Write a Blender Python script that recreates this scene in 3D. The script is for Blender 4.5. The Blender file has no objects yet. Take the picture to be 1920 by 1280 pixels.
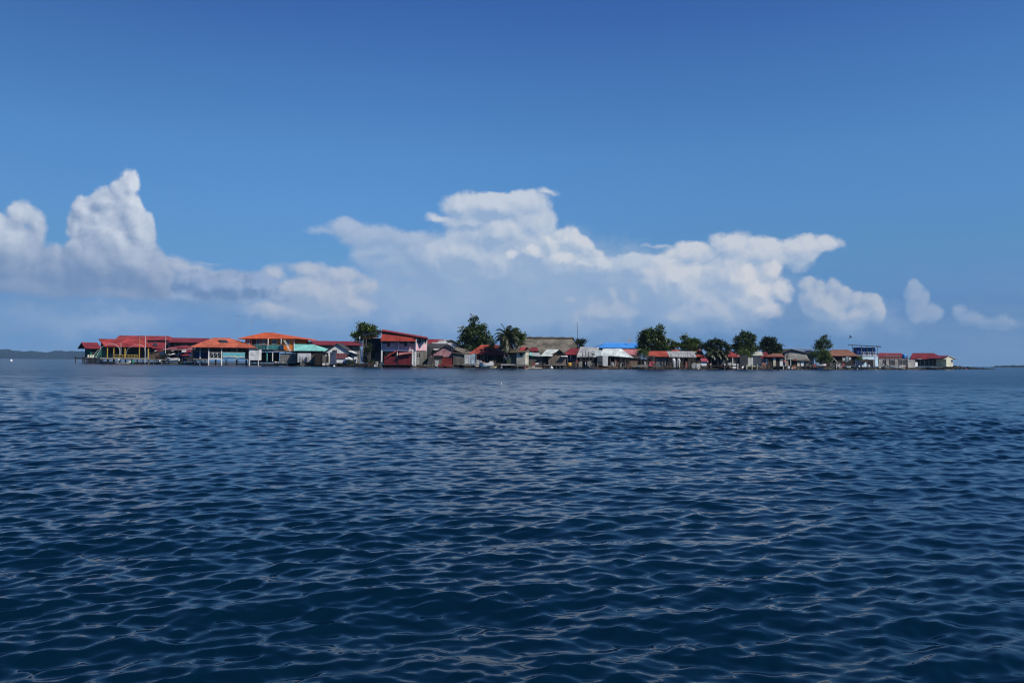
import bpy, math, random
import numpy as np
from mathutils import Vector, Matrix
random.seed(7)
C = bpy.data.collections.new("Scene"); bpy.context.scene.collection.children.link(C)
scn = bpy.context.scene
R = math.radians
# ------------------------------------------------------------------ camera
FPX, CAMH = 1493.3, 1.15           # focal length in pixels of the 1920 px wide frame, eye height above the sea
PITCH = math.atan(39.75 / FPX); ROLL = math.atan(15.5 / 1920)
Fv = Vector((0, math.cos(PITCH), math.sin(PITCH)))
R0 = Vector((1, 0, 0)); U0 = R0.cross(Fv)
Rv = R0 * math.cos(ROLL) + U0 * math.sin(ROLL)
Uv = -R0 * math.sin(ROLL) + U0 * math.cos(ROLL)
cam = bpy.data.cameras.new("camera"); co = bpy.data.objects.new("camera", cam); C.objects.link(co)
cam.sensor_width = 36; cam.lens = FPX / 1920 * 36; cam.clip_start = 0.05; cam.clip_end = 40000
m = Matrix((Rv, Uv, -Fv)).transposed().to_4x4(); m.translation = (0, 0, CAMH)
co.matrix_world = m
scn.camera = co
scn.view_settings.view_transform = 'Standard'; scn.view_settings.look = 'None'
scn.view_settings.gamma = 1; scn.view_settings.use_curve_mapping = False
scn.view_settings.exposure = 0
cy = scn.cycles; cy.max_bounces = 6; cy.diffuse_bounces = 3; cy.glossy_bounces = 3; cy.volume_bounces = 1
cy.transparent_max_bounces = 8; cy.use_denoising = True; cy.filter_width = 1.2; cy.sample_clamp_indirect = 4; cy.sample_clamp_direct = 8; cy.caustics_reflective = False; cy.caustics_refractive = False
# ------------------------------------------------------------------ sun
SUN_EL, SUN_AZ = R(44), R(126)     # azimuth clockwise from +Y (the view direction): to the right and a little behind the camera
sd = Vector((math.sin(SUN_AZ) * math.cos(SUN_EL), math.cos(SUN_AZ) * math.cos(SUN_EL), math.sin(SUN_EL)))
sl = bpy.data.lights.new("sun", 'SUN'); sl.energy = 4.6; sl.angle = R(0.5); sl.color = (1, .95, .87)
so = bpy.data.objects.new("sun", sl); C.objects.link(so)
so.rotation_euler = sd.to_track_quat('Z', 'Y').to_euler()
# ------------------------------------------------------------------ world: sky and clouds by direction
def ray(px, py): return (Rv * ((px - 960) / FPX) + Uv * ((640 - py) / FPX) + Fv)
def azel(px, py):
    d = ray(px, py); return math.atan2(d.x, d.y) * 1000, math.atan2(d.z, math.hypot(d.x, d.y)) * 1000
W = bpy.data.worlds.new("World"); scn.world = W; W.use_nodes = True
nt = W.node_tree; nt.nodes.clear()
def nd(t, **k):
    n = nt.nodes.new(t)
    for a, b in k.items(): setattr(n, a, b)
    return n
def setin(n, i, v):
    if isinstance(v, bpy.types.NodeSocket): nt.links.new(v, n.inputs[i])
    else: n.inputs[i].default_value = v
def mth(op, a, b=0.0, c=0.0, clamp=False):
    n = nd('ShaderNodeMath', operation=op, use_clamp=clamp); setin(n, 0, a); setin(n, 1, b); setin(n, 2, c); return n.outputs[0]
def sstep(x, lo, hi):
    n = nd('ShaderNodeMapRange', interpolation_type='SMOOTHSTEP'); setin(n, 0, x); setin(n, 1, lo); setin(n, 2, hi); return n.outputs[0]
def cmix(f, a, b):
    n = nd('ShaderNodeMix', data_type='RGBA'); setin(n, 0, f); setin(n, 6, a); setin(n, 7, b); return n.outputs[2]
def xyz(x, y, z):
    n = nd('ShaderNodeCombineXYZ'); setin(n, 0, x); setin(n, 1, y); setin(n, 2, z); return n.outputs[0]
def noise(v, scale, detail=4, rough=.55, out=0):
    n = nd('ShaderNodeTexNoise'); setin(n, 'Vector', v); setin(n, 'Scale', scale); setin(n, 'Detail', detail); setin(n, 'Roughness', rough); return n.outputs[out]
tc = nd('ShaderNodeTexCoord'); sp = nd('ShaderNodeSeparateXYZ'); nt.links.new(tc.outputs['Generated'], sp.inputs[0])
dx, dy_, dz = sp.outputs
AZ = mth('MULTIPLY', mth('ARCTAN2', dx, dy_), 1000)
EL = mth('MULTIPLY', mth('ARCSINE', dz), 1000)
sky = nd('ShaderNodeTexSky', sky_type='NISHITA', sun_disc=False)
sky.sun_elevation = SUN_EL; sky.sun_rotation = SUN_AZ; sky.altitude = 0
sky.air_density = 0.5; sky.dust_density = 0.1; sky.ozone_density = 3.0
# white balance of the sky by elevation (clear tropical air: deeper blue overhead, greyer blue at the sea)
gr = nd('ShaderNodeValToRGB'); cr = gr.color_ramp
GR = [(15, (.35, .53, .86)), (60, (.47, .70, .98)), (90, (.66, .96, 1.18)), (133, (.88, 1.30, 1.40)), (190, (1.05, 1.62, 1.80)), (250, (1.14, 1.88, 2.10)), (344, (1.08, 1.80, 2.28)), (428, (.86, 1.52, 2.30)), (800, (.50, .92, 1.50)), (1560, (.36, .66, 1.10))]
while len(cr.elements) < len(GR): cr.elements.new(.5)
for q, (e, c) in zip(cr.elements, GR): q.position = e / 1600
for q, (e, c) in zip(cr.elements, GR): q.color = tuple(x / 2.5 for x in c) + (1,)
setin(gr, 0, mth('DIVIDE', EL, 1600., clamp=True))
tint = nd('ShaderNodeVectorMath', operation='MULTIPLY'); setin(tint, 0, sky.outputs[0]); nt.links.new(gr.outputs[0], tint.inputs[1])
t2_ = nd('ShaderNodeVectorMath', operation='SCALE'); setin(t2_, 0, tint.outputs[0]); t2_.inputs['Scale'].default_value = 2.5
# the side of the sky facing away from the sun is a little darker than the model has it
dk = mth('SUBTRACT', 1., mth('MULTIPLY', sstep(mth('MULTIPLY', AZ, -1.), 50., 650.), .16)); t2_.inputs['Scale'].default_value = 2.5
t3_ = nd('ShaderNodeVectorMath', operation='SCALE'); setin(t3_, 0, t2_.outputs[0]); setin(t3_, 'Scale', dk)
SKY = t3_.outputs[0]
CL = 10.6                          # cloud radiance in the sky texture's units
# shared billow fields: a soft warp, rounded cauliflower puffs and their light side
PW = xyz(AZ, mth('MULTIPLY', EL, 1.2), 3.7)
nw = noise(PW, .022, 6, .6, out=1)
sw = nd('ShaderNodeSeparateXYZ'); nt.links.new(nw, sw.inputs[0])
WX = mth('SUBTRACT', sw.outputs[0], .5); WY = mth('SUBTRACT', sw.outputs[1], .5)
def puff(ox, oy):
    p = xyz(mth('ADD', mth('MULTIPLY_ADD', WX, 26., AZ), ox), mth('ADD', mth('MULTIPLY_ADD', WY, 26., EL), oy), .37)
    v = nd('ShaderNodeTexVoronoi', feature='SMOOTH_F1', voronoi_dimensions='2D', normalize=True)
    setin(v, 'Vector', p); setin(v, 'Scale', .026); setin(v, 'Detail', 3.0); setin(v, 'Roughness', .5); setin(v, 'Lacunarity', 2.3); setin(v, 'Smoothness', .6)
    return mth('SUBTRACT', 1., v.outputs['Distance'])
H0 = puff(0., 0.); H1 = puff(5.0, 7.0)
EMB = mth('SUBTRACT', H0, H1)
BIG = mth('SUBTRACT', noise(PW, .011, 3, .5), .5)
LX, LY = 6.0, 8.0                  # offset towards the light, in milliradians
def cloud(col, blobs, lit, shade, alpha=1., st=7., amp=14., bil=12., emb=.55, pf=2.2, big=.9, base=.35, fade=None, cut=None, k=5., vg=None, deep=0.):
    """One cloud as a union of soft round lobes in directions of the sky, warped and billowed, each lobe lit from the upper right."""
    def field(ox, oy):
        P = xyz(mth('MULTIPLY_ADD', WX, amp * 2., mth('ADD', AZ, ox)), mth('MULTIPLY_ADD', WY, amp * 2., mth('ADD', EL, oy)), 0.)
        D = None
        for cx, cyy, rx, ry in blobs:
            a, e = azel(cx, cyy); a2, _ = azel(cx + 1, cyy); sx = abs(a2 - a); ry_ = ry * .68; rx_ = rx * sx
            w = nd('ShaderNodeVectorMath', operation='MULTIPLY_ADD'); setin(w, 0, P); w.inputs[1].default_value = (1 / rx_, 1 / ry_, 0); w.inputs[2].default_value = (-a / rx_, -e / ry_, 0)
            l = nd('ShaderNodeVectorMath', operation='LENGTH'); setin(l, 0, w.outputs[0])
            q = math.sqrt(rx_ * ry_) if ry_ * 3 > rx_ else ry_ * 1.6
            d = mth('MULTIPLY_ADD', l.outputs['Value'], -q, q)
            D = d if D is None else mth('SMOOTH_MAX', D, d, k)
        return D
    D0 = field(0., 0.); G = mth('SUBTRACT', D0, field(LX, LY))
    d = mth('MULTIPLY_ADD', mth('SUBTRACT', H0, .60), bil, D0)
    msk = sstep(d, 0., st)
    if cut: msk = mth('MULTIPLY', msk, sstep(mth('MULTIPLY_ADD', WY, 18., EL), azel(960, cut)[1] - 3, azel(960, cut)[1] + 7))
    if fade: msk = mth('MULTIPLY', msk, sstep(mth('MULTIPLY_ADD', BIG, 60., EL), azel(960, fade[0])[1], azel(960, fade[1])[1]))
    br = mth('MULTIPLY_ADD', G, emb / 10., mth('MULTIPLY', EMB, pf))
    br = mth('MULTIPLY_ADD', BIG, big, br)
    br = mth('ADD', br, base)
    if vg: _g = mth('MULTIPLY_ADD', sstep(mth('MULTIPLY_ADD', BIG, 80., EL), azel(900, vg[0])[1], azel(900, vg[1])[1]), .86, .14); br = mth('MULTIPLY', br, _g)
    if deep: br = mth('SUBTRACT', br, mth('MULTIPLY', sstep(d, 8., 70.), deep))
    c = cmix(mth('MULTIPLY', br, 1., clamp=True), tuple(x * CL for x in shade) + (1,), tuple(x * CL for x in lit) + (1,))
    return cmix(mth('MULTIPLY', msk, alpha), col, c)
def cloud_group(col, *a, **kw):
    """The same, built in a node group of its own (keeps the node trees small and quick to build)."""
    global nt, AZ, EL, WX, WY, H0, EMB, BIG
    keep = (nt, AZ, EL, WX, WY, H0, EMB, BIG)
    g = bpy.data.node_groups.new('cloud', 'ShaderNodeTree')
    g.interface.new_socket('Color', in_out='INPUT', socket_type='NodeSocketColor')
    for k in ('AZ', 'EL', 'WX', 'WY', 'H0', 'EMB', 'BIG'): g.interface.new_socket(k, in_out='INPUT', socket_type='NodeSocketFloat')
    g.interface.new_socket('Color', in_out='OUTPUT', socket_type='NodeSocketColor')
    nt = g; gi = nd('NodeGroupInput'); go = nd('NodeGroupOutput'); AZ, EL, WX, WY, H0, EMB, BIG = gi.outputs[1:8]
    nt.links.new(cloud(gi.outputs[0], *a, **kw), go.inputs[0])
    nt, AZ, EL, WX, WY, H0, EMB, BIG = keep
    n = nd('ShaderNodeGroup', node_tree=g)
    for i, v in enumerate((col, AZ, EL, WX, WY, H0, EMB, BIG)): nt.links.new(v, n.inputs[i])
    return n.outputs[0]
CLOUDS = []
# thin pale veil low over the sea
hz = noise(xyz(AZ, mth('MULTIPLY', EL, 4.0), 5.0), .006, 4, .55)
col = cmix(mth('MULTIPLY', mth('MULTIPLY', mth('SUBTRACT', 1., sstep(EL, 40., 150.)), sstep(hz, .3, .8)), .7), SKY, (.26*CL, .40*CL, .60*CL, 1))
# wide pale wash that joins the banks
CLOUDS.append(([(980,520,330,105),(1250,555,280,85),(600,570,230,60),(980,560,520,90),(200,600,260,40),(1600,600,160,40)], (.46,.59,.80), (.33,.49,.74), .9, dict(st=60, amp=30, bil=25, emb=.1, pf=.6, base=.35, big=1.6, k=20)))
# the great anvil in the middle, its left arm and its flank
CLOUDS.append(([(610,432,44,7),(650,426,44,20),(700,442,70,24),(770,450,60,22),(715,472,60,28),(735,492,60,32),(800,480,70,40)], (.55,.65,.83), (.33,.48,.73), .85, dict(st=12, amp=13, bil=12, emb=.35, pf=1.2, base=.45, fade=(560,450), k=12)))
CLOUDS.append(([(868,386,44,25),(930,392,90,32),(985,382,50,24),(1030,366,24,7),(832,409,34,8),(890,415,70,24),(1000,420,46,40),(930,440,100,46),(1010,470,70,46),(880,480,90,50),(1180,497,70,20),(1225,490,32,12),(1130,505,60,30)], (.72,.79,.90), (.38,.53,.77), .93, dict(st=9, amp=12, bil=17, emb=.45, pf=1.7, base=.5, fade=(600,440), k=7, deep=.35)))
CLOUDS.append(([(1064,446,26,22),(1038,462,24,22),(1090,462,24,20),(1112,476,20,14),(1060,482,44,22),(1004,474,24,14),(1100,495,46,16),(960,478,12,8)], (.80,.84,.91), (.46,.60,.80), .9, dict(st=6, amp=9, bil=14, emb=.6, pf=3.0, base=.5, fade=(560,470), k=4)))
# right anvil
CLOUDS.append(([(1235,462,46,6),(1290,478,60,24),(1262,490,46,18),(1372,462,36,28),(1342,456,22,18),(1430,480,60,32),(1500,472,46,32),(1545,460,40,16),(1566,460,24,7),(1510,450,26,10),(1380,520,80,50),(1325,560,44,34),(1400,570,60,44),(1270,520,70,40),(1340,590,90,40)], (.76,.80,.88), (.42,.56,.78), .93, dict(st=10, amp=13, bil=18, emb=.45, pf=1.9, base=.55, fade=(660,500), k=6, deep=.2)))
CLOUDS.append(([(1447,512,22,24),(1462,545,24,26),(1430,545,40,30),(1400,520,40,20),(1440,580,34,18),(1470,560,15,16)], (.82,.83,.88), (.52,.62,.79), .85, dict(st=8, amp=10, bil=14, emb=.6, pf=2.8, base=.5, fade=(640,540), k=4)))
# puffs under the anvils
CLOUDS.append(([(1072,562,20,12),(1088,578,14,12),(1108,560,12,14),(1125,576,20,22),(1150,558,18,22),(1186,560,20,20),(1172,588,30,20),(1120,600,28,14),(1265,594,22,11),(1250,588,12,8),(1090,602,28,18),(1345,575,20,20),(1362,590,20,14),(1130,590,70,34)], (.54,.63,.78), (.33,.47,.71), .72, dict(st=14, amp=10, bil=16, emb=.6, pf=2.6, base=.4, fade=(650,580), k=5)))
# small cumulus to the right
CLOUDS.append(([(1514,532,16,14),(1538,540,16,15),(1562,536,20,16),(1577,552,18,20),(1602,566,20,17),(1632,568,22,17),(1645,586,16,20),(1560,578,50,30),(1610,590,48,22),(1528,565,34,28)], (.62,.68,.79), (.34,.48,.71), .85, dict(st=5, amp=7, bil=17, emb=.5, pf=2.6, base=.4, cut=607, fade=(660,575), k=4)))
CLOUDS.append(([(1711,537,12,14),(1708,556,13,16),(1733,560,10,14),(1750,588,28,18),(1724,578,26,24),(1714,556,16,26),(1800,588,16,12),(1820,600,34,15),(1850,606,60,10),(1878,600,16,9),(1900,604,14,7),(1985,600,40,12),(1860,612,70,7)], (.50,.60,.77), (.32,.46,.71), .62, dict(st=7, amp=7, bil=17, emb=.5, pf=2.6, base=.4, fade=(660,585), k=5)))
# pale bank left of the middle
CLOUDS.append(([(325,488,44,9),(390,492,50,5),(340,508,70,22),(420,520,60,18),(515,512,30,18),(575,502,46,17),(640,516,50,20),(684,540,28,24),(600,550,95,44),(665,572,46,26),(560,588,110,22)], (.60,.66,.79), (.36,.49,.71), .88, dict(st=12, amp=11, bil=14, emb=.4, pf=2.2, base=.5, fade=(650,560), k=8)))
# big grey cumulus on the left with the flat base
CLOUDS.append(([(310,530,40,34),(340,520,26,22),(390,538,40,26),(440,540,44,30),(495,540,34,28),(525,560,24,18),(360,524,44,24),(430,532,50,30),(480,538,44,30),(330,560,120,22),(470,566,70,16)], (.40,.52,.76), (.19,.32,.57), .86, dict(st=9, amp=10, bil=16, emb=.5, pf=2.6, base=.34, cut=579, k=6)))
CLOUDS.append(([(-330,500,120,60),(-200,470,110,60),(-90,470,90,70),(0,426,40,28),(42,402,30,22),(68,424,22,26),(20,470,70,50),(95,508,42,44),(50,545,100,36),(246,342,18,22),(228,362,24,24),(196,378,32,26),(160,394,27,26),(146,420,24,30),(240,398,30,44),(200,430,60,50),(262,440,28,40),(240,490,60,56),(175,500,60,56),(290,520,40,44),(200,556,120,26)], (.82,.89,1.0), (.19,.31,.55), .95, dict(st=6, amp=8, bil=16, emb=.34, pf=1.7, base=.66, cut=580, k=7, vg=(582,385), big=.7)))
# the sky is worked out in bands of azimuth, each with only the lobes that reach it
BX = [-1500, -120, 130, 290, 480, 660, 840, 1010, 1180, 1350, 1500, 1680, 3400]
def bg(c):
    n = nd('ShaderNodeBackground'); nt.links.new(c, n.inputs[0]); setin(n, 1, 0.076); return n.outputs[0]
def mixs(f, a, b):
    n = nd('ShaderNodeMixShader'); setin(n, 0, f); nt.links.new(a, n.inputs[1]); nt.links.new(b, n.inputs[2]); return n.outputs[0]
plain = bg(SKY); shs = []
for x0, x1 in zip(BX, BX[1:]):
    c = col
    for blobs, lit, shade, al, kw in CLOUDS:
        mrg = kw.get('amp', 14) * 1.6 + kw.get('bil', 12) + 3 * kw.get('k', 5) + 14
        bb = [q for q in blobs if q[0] + q[2] + mrg > x0 and q[0] - q[2] - mrg < x1]
        if bb: c = cloud_group(c, bb, lit, shade, al, **kw)
    shs.append(bg(c))
sh = shs[0]
def tree_(lo, hi):
    if lo == hi: return shs[lo]
    m_ = (lo + hi) // 2
    return mixs(mth('GREATER_THAN', AZ, azel(BX[m_ + 1], 560)[0] if BX[m_ + 1] < 2600 else 900), tree_(lo, m_), tree_(m_ + 1, hi))
sh = mixs(mth('MAXIMUM', mth('GREATER_THAN', EL, 275.), mth('GREATER_THAN', mth('ABSOLUTE', AZ), 900.)), tree_(0, len(shs) - 1), plain)
wo = nd('ShaderNodeOutputWorld'); nt.links.new(sh, wo.inputs[0])
W.cycles.sampling_method = 'MANUAL'; W.cycles.sample_map_resolution = 512
# ================================================================== materials
MAT = {}
def mat(name, c, rough=.8, kind='plain', c2=None, var=.25, scale=.75, metal=0., spec=.3):
    if name in MAT: return MAT[name]
    M = bpy.data.materials.new(name); M.use_nodes = True; t = M.node_tree; b = t.nodes['Principled BSDF']
    N = lambda k, **a: (lambda n: ([setattr(n, x, y) for x, y in a.items()], n)[1])(t.nodes.new(k))
    L = t.links.new
    b.inputs['Roughness'].default_value = rough; b.inputs['Metallic'].default_value = metal; b.inputs['Specular IOR Level'].default_value = spec
    tc = N('ShaderNodeTexCoord'); oi = N('ShaderNodeObjectInfo')
    add = N('ShaderNodeVectorMath', operation='MULTIPLY_ADD'); L(oi.outputs['Random'], add.inputs[0]); add.inputs[1].default_value = (37, 53, 71); L(tc.outputs['Object'], add.inputs[2])
    mp = N('ShaderNodeMapping'); L(add.outputs[0], mp.inputs[0])
    st = {'wood': (7, 7, .35), 'plank': (.4, .4, 7), 'corr': (2.5, 2.5, .35), 'rust': (1.2, 1.2, .5), 'thatch': (2.5, 2.5, 5), 'tile': (2, 2, 2)}.get(kind, (1, 1, 1))
    mp.inputs['Scale'].default_value = st
    n = N('ShaderNodeTexNoise'); n.inputs['Scale'].default_value = scale; n.inputs['Detail'].default_value = 6; n.inputs['Roughness'].default_value = .65; L(mp.outputs[0], n.inputs['Vector'])
    r = N('ShaderNodeValToRGB'); L(n.outputs[0], r.inputs[0])
    c2 = c2 or tuple(x * (1 - var * 1.6) for x in c); hi = tuple(min(1, x * (1 + var)) for x in c)
    e = r.color_ramp.elements
    e[0].position = .30; e[0].color = (*c2, 1); e[1].position = .72; e[1].color = (*hi, 1); q = e.new(.5 if kind != 'rust' else .45); q.color = (*c, 1)
    out = r.outputs[0]
    # broad weather stains
    n2 = N('ShaderNodeTexNoise'); n2.inputs['Scale'].default_value = .4; n2.inputs['Detail'].default_value = 4; L(add.outputs[0], n2.inputs['Vector'])
    mr = N('ShaderNodeMapRange'); L(n2.outputs[0], mr.inputs[0]); mr.inputs[1].default_value = .35; mr.inputs[2].default_value = .65; mr.inputs[3].default_value = 1 - var * 1.35; mr.inputs[4].default_value = 1.06
    mx = N('ShaderNodeVectorMath', operation='SCALE'); L(out, mx.inputs[0]); L(mr.outputs[0], mx.inputs['Scale']); out = mx.outputs[0]
    L(out, b.inputs['Base Color'])
    bp = N('ShaderNodeBump'); bp.inputs['Strength'].default_value = .5; bp.inputs['Distance'].default_value = .04; L(n.outputs[0], bp.inputs['Height'])
    L(bp.outputs[0], b.inputs['Normal'])
    MAT[name] = M; return M
red = mat('red_metal', (.34, .048, .044), .6, 'corr', (.17, .028, .028), var=.4); red2 = mat('maroon_metal', (.21, .028, .034), .6, 'corr'); redo = mat('orange_red_metal', (.40, .078, .05), .6, 'corr', (.22, .04, .03), var=.35)
org = mat('orange_metal', (.52, .13, .07), .6, 'corr', var=.28); org2 = mat('bright_orange_metal', (.62, .12, .04), .6, 'corr', var=.28); tile = mat('red_tiles', (.32, .045, .03), .7, 'tile', (.14, .018, .016), scale=2.5)
gzn = mat('grey_zinc', (.38, .385, .39), .5, 'corr', (.17, .15, .14)); gzl = mat('pale_zinc', (.60, .66, .64), .5, 'corr', (.38, .38, .36)); rust = mat('rusty_metal', (.22, .10, .065), .8, 'rust', (.14, .06, .04))
pinkr = mat('faded_pink_metal', (.45, .17, .18), .6, 'corr', (.30, .10, .10)); teal = mat('turquoise_metal', (.22, .56, .49), .6, 'corr', var=.2); blue = mat('blue_metal', (.06, .28, .72), .5, 'corr', var=.12)
thatch = mat('thatch', (.17, .15, .12), .95, 'thatch', (.07, .06, .045), scale=.5, var=.35); dth = mat('dark_thatch', (.085, .075, .06), .95, 'thatch', (.03, .027, .022))
wgry = mat('grey_wood', (.15, .14, .125), .9, 'wood', (.05, .044, .038)); wbr = mat('brown_wood', (.12, .085, .065), .9, 'wood', (.04, .028, .02)); wdk = mat('dark_wood', (.032, .026, .022), .9, 'wood'); wpk = mat('planks', (.22, .21, .19), .9, 'plank', (.10, .09, .08))
cgr = mat('grey_wall', (.21, .215, .21), .9, var=.35); cdk = mat('dark_grey_wall', (.05, .053, .06), .9); cwh = mat('white_paint', (.72, .72, .70), .7, var=.12, c2=(.5, .49, .46)); ccr = mat('cream_wall', (.58, .55, .42), .85, var=.22, c2=(.33, .30, .22))
cpk = mat('pink_wall', (.75, .42, .45), .85, var=.15); cor = mat('orange_wall', (.85, .24, .03), .8, var=.12); cgn = mat('green_wall', (.02, .12, .085), .8); ctl = mat('teal_paint', (.10, .38, .36), .7); cbl = mat('blue_paint', (.03, .10, .42), .6); cdb = mat('dark_blue_paint', (.015, .03, .12), .7)
yel = mat('yellow_paint', (.55, .34, .05), .7, var=.15); blk = mat('dark_opening', (.012, .012, .014), .7); gls = mat('window_glass', (.03, .045, .06), .15, spec=.6); cyw = mat('cyan_white_paint', (.60, .78, .86), .7, var=.1)
conc = mat('concrete', (.33, .32, .30), .95, var=.3, c2=(.16, .15, .13)); rock = mat('rock', (.06, .055, .05), .95, var=.5); sand = mat('sand', (.36, .30, .22), .95, scale=3); dirt = mat('dirt', (.07, .06, .048), .95, var=.45, scale=2)
hullw = mat('white_hull', (.70, .70, .68), .4, var=.15, c2=(.45, .42, .36)); hulld = mat('dark_hull', (.035, .04, .055), .6); hullg = mat('green_hull', (.14, .15, .05), .7); hullb = mat('blue_hull', (.03, .15, .50), .5); hullr = mat('brown_hull', (.16, .085, .05), .8)
skin_m = mat('skin', (.20, .10, .06), .6, var=.1); hair_m = mat('hair', (.01, .009, .008), .6); cth = mat('coral_cloth', (.50, .12, .09), .9, var=.15); rub = mat('rubber', (.015, .015, .016), .8)
tarp = mat('white_tarp', (.60, .61, .60), .7, var=.3, c2=(.25, .24, .22)); buoyr = mat('red_plastic', (.55, .04, .05), .4, var=.1); gdk = mat('green_plastic', (.02, .16, .10), .5); mst = mat('mast_metal', (.35, .36, .38), .5, metal=.4)
def leafmat(name, c, c2, tr=.25):
    M = bpy.data.materials.new(name); M.use_nodes = True; t = M.node_tree; b = t.nodes['Principled BSDF']; L = t.links.new
    g = t.nodes.new('ShaderNodeNewGeometry'); r = t.nodes.new('ShaderNodeValToRGB'); L(g.outputs['Random Per Island'], r.inputs[0])
    e = r.color_ramp.elements; e[0].color = (*c2, 1); e[1].color = (*c, 1); q = e.new(.92); q.color = (c[0] * 1.5, c[1] * 1.35, c[2] * 1.2, 1)
    b.inputs['Roughness'].default_value = .45; L(r.outputs[0], b.inputs['Base Color'])
    tl = t.nodes.new('ShaderNodeBsdfTranslucent'); L(r.outputs[0], tl.inputs[0]); mx = t.nodes.new('ShaderNodeMixShader'); mx.inputs[0].default_value = tr
    L(b.outputs[0], mx.inputs[1]); L(tl.outputs[0], mx.inputs[2]); L(mx.outputs[0], t.nodes['Material Output'].inputs[0]); return M
lf1 = leafmat('leaf_green', (.055, .095, .022), (.018, .04, .012)); lf2 = leafmat('leaf_bright', (.085, .14, .025), (.03, .06, .015)); lf3 = leafmat('leaf_dark', (.03, .055, .018), (.010, .022, .009)); lfp = leafmat('palm_leaf', (.042, .055, .02), (.012, .018, .008), .15); lfg = leafmat('grass', (.13, .17, .03), (.06, .08, .02)); bark = mat('bark', (.16, .14, .12), .95, 'wood')
# ================================================================== mesh helpers
class MB:
    def __init__(s): s.v = []; s.f = []
    def add(s, v, f):
        k = len(s.v); s.v += [tuple(p) for p in v]; s.f += [tuple(i + k for i in q) for q in f]; return s
    def box(s, x0, x1, y0, y1, z0, z1):
        x0, x1 = sorted((x0, x1)); y0, y1 = sorted((y0, y1)); z0, z1 = sorted((z0, z1))
        return s.add([(x0, y0, z0), (x1, y0, z0), (x1, y1, z0), (x0, y1, z0), (x0, y0, z1), (x1, y0, z1), (x1, y1, z1), (x0, y1, z1)],
                     [(0, 3, 2, 1), (4, 5, 6, 7), (0, 1, 5, 4), (1, 2, 6, 5), (2, 3, 7, 6), (3, 0, 4, 7)])
    def slab(s, q, th):                       # four corners, thickened downwards
        q = [Vector(p) for p in q]; n = (q[1] - q[0]).cross(q[3] - q[0]).normalized()
        if n.z < 0: n = -n
        lo = [p - n * th for p in q]
        f = [(0, 1, 2, 3), (7, 6, 5, 4), (0, 4, 5, 1), (1, 5, 6, 2), (2, 6, 7, 3), (3, 7, 4, 0)]
        return s.add(q + lo, f)
    def prism(s, prof, a, b, axis):           # profile [(h, z)] extruded along x ('x': h is y) or y ('y': h is x)
        P = (lambda t, h, z: (t, h, z)) if axis == 'x' else (lambda t, h, z: (h, t, z))
        n = len(prof); v = [P(a, *p) for p in prof] + [P(b, *p) for p in prof]
        return s.add(v, [tuple(range(n))[::-1], tuple(range(n, 2 * n))] + [(i, (i + 1) % n, n + (i + 1) % n, n + i) for i in range(n)])
    def cyl(s, p, q, r, r2=None, n=8):
        p, q = Vector(p), Vector(q); r2 = r if r2 is None else r2; d = (q - p).normalized()
        a = d.orthogonal().normalized(); b = d.cross(a)
        v = [p + (a * math.cos(t) + b * math.sin(t)) * r for t in [2 * math.pi * i / n for i in range(n)]] + [q + (a * math.cos(t) + b * math.sin(t)) * r2 for t in [2 * math.pi * i / n for i in range(n)]]
        return s.add(v, [tuple(range(n))[::-1], tuple(range(n, 2 * n))] + [(i, (i + 1) % n, n + (i + 1) % n, n + i) for i in range(n)])
    def tube(s, pts, rs, n=7):
        pts = [Vector(p) for p in pts]; k0 = len(s.v); v = []; f = []
        if not hasattr(rs, '__len__'): rs = [rs] * len(pts)
        a = None
        for i, p in enumerate(pts):
            d = (pts[min(i + 1, len(pts) - 1)] - pts[max(i - 1, 0)]).normalized()
            a = d.orthogonal().normalized() if a is None else (a - d * a.dot(d)).normalized(); b = d.cross(a)
            v += [p + (a * math.cos(t) + b * math.sin(t)) * rs[i] for t in [2 * math.pi * j / n for j in range(n)]]
        for i in range(len(pts) - 1):
            for j in range(n): f.append((i * n + j, i * n + (j + 1) % n, (i + 1) * n + (j + 1) % n, (i + 1) * n + j))
        f += [tuple(range(n))[::-1], tuple(range((len(pts) - 1) * n, len(pts) * n))]
        return s.add(v, f)
    def lathe(s, cx, cy_, prof, n=12, sx=1, sy=1):
        v = []; f = []
        for r, z in prof: v += [(cx + r * sx * math.cos(2 * math.pi * j / n), cy_ + r * sy * math.sin(2 * math.pi * j / n), z) for j in range(n)]
        for i in range(len(prof) - 1):
            for j in range(n): f.append((i * n + j, i * n + (j + 1) % n, (i + 1) * n + (j + 1) % n, (i + 1) * n + j))
        f += [tuple(range(n))[::-1], tuple(range((len(prof) - 1) * n, len(prof) * n))]
        return s.add(v, f)
    def rock(s, c, rx, ry, rz, rnd):
        n, mm = 7, 5; v = []; f = []
        for i in range(1, mm):
            for j in range(n):
                t, p = math.pi * i / mm, 2 * math.pi * (j + .5 * (i % 2)) / n; k = rnd.uniform(.72, 1.15)
                v.append((c[0] + rx * k * math.sin(t) * math.cos(p), c[1] + ry * k * math.sin(t) * math.sin(p), c[2] + rz * k * math.cos(t)))
        v += [(c[0], c[1], c[2] + rz), (c[0], c[1], c[2] - rz)]; T, B = len(v) - 2, len(v) - 1
        for i in range(mm - 2):
            for j in range(n): f.append((i * n + j, (i + 1) * n + j, (i + 1) * n + (j + 1) % n, i * n + (j + 1) % n))
        for j in range(n): f += [(T, j, (j + 1) % n), (B, (mm - 2) * n + (j + 1) % n, (mm - 2) * n + j)]
        return s.add(v, f)
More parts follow.
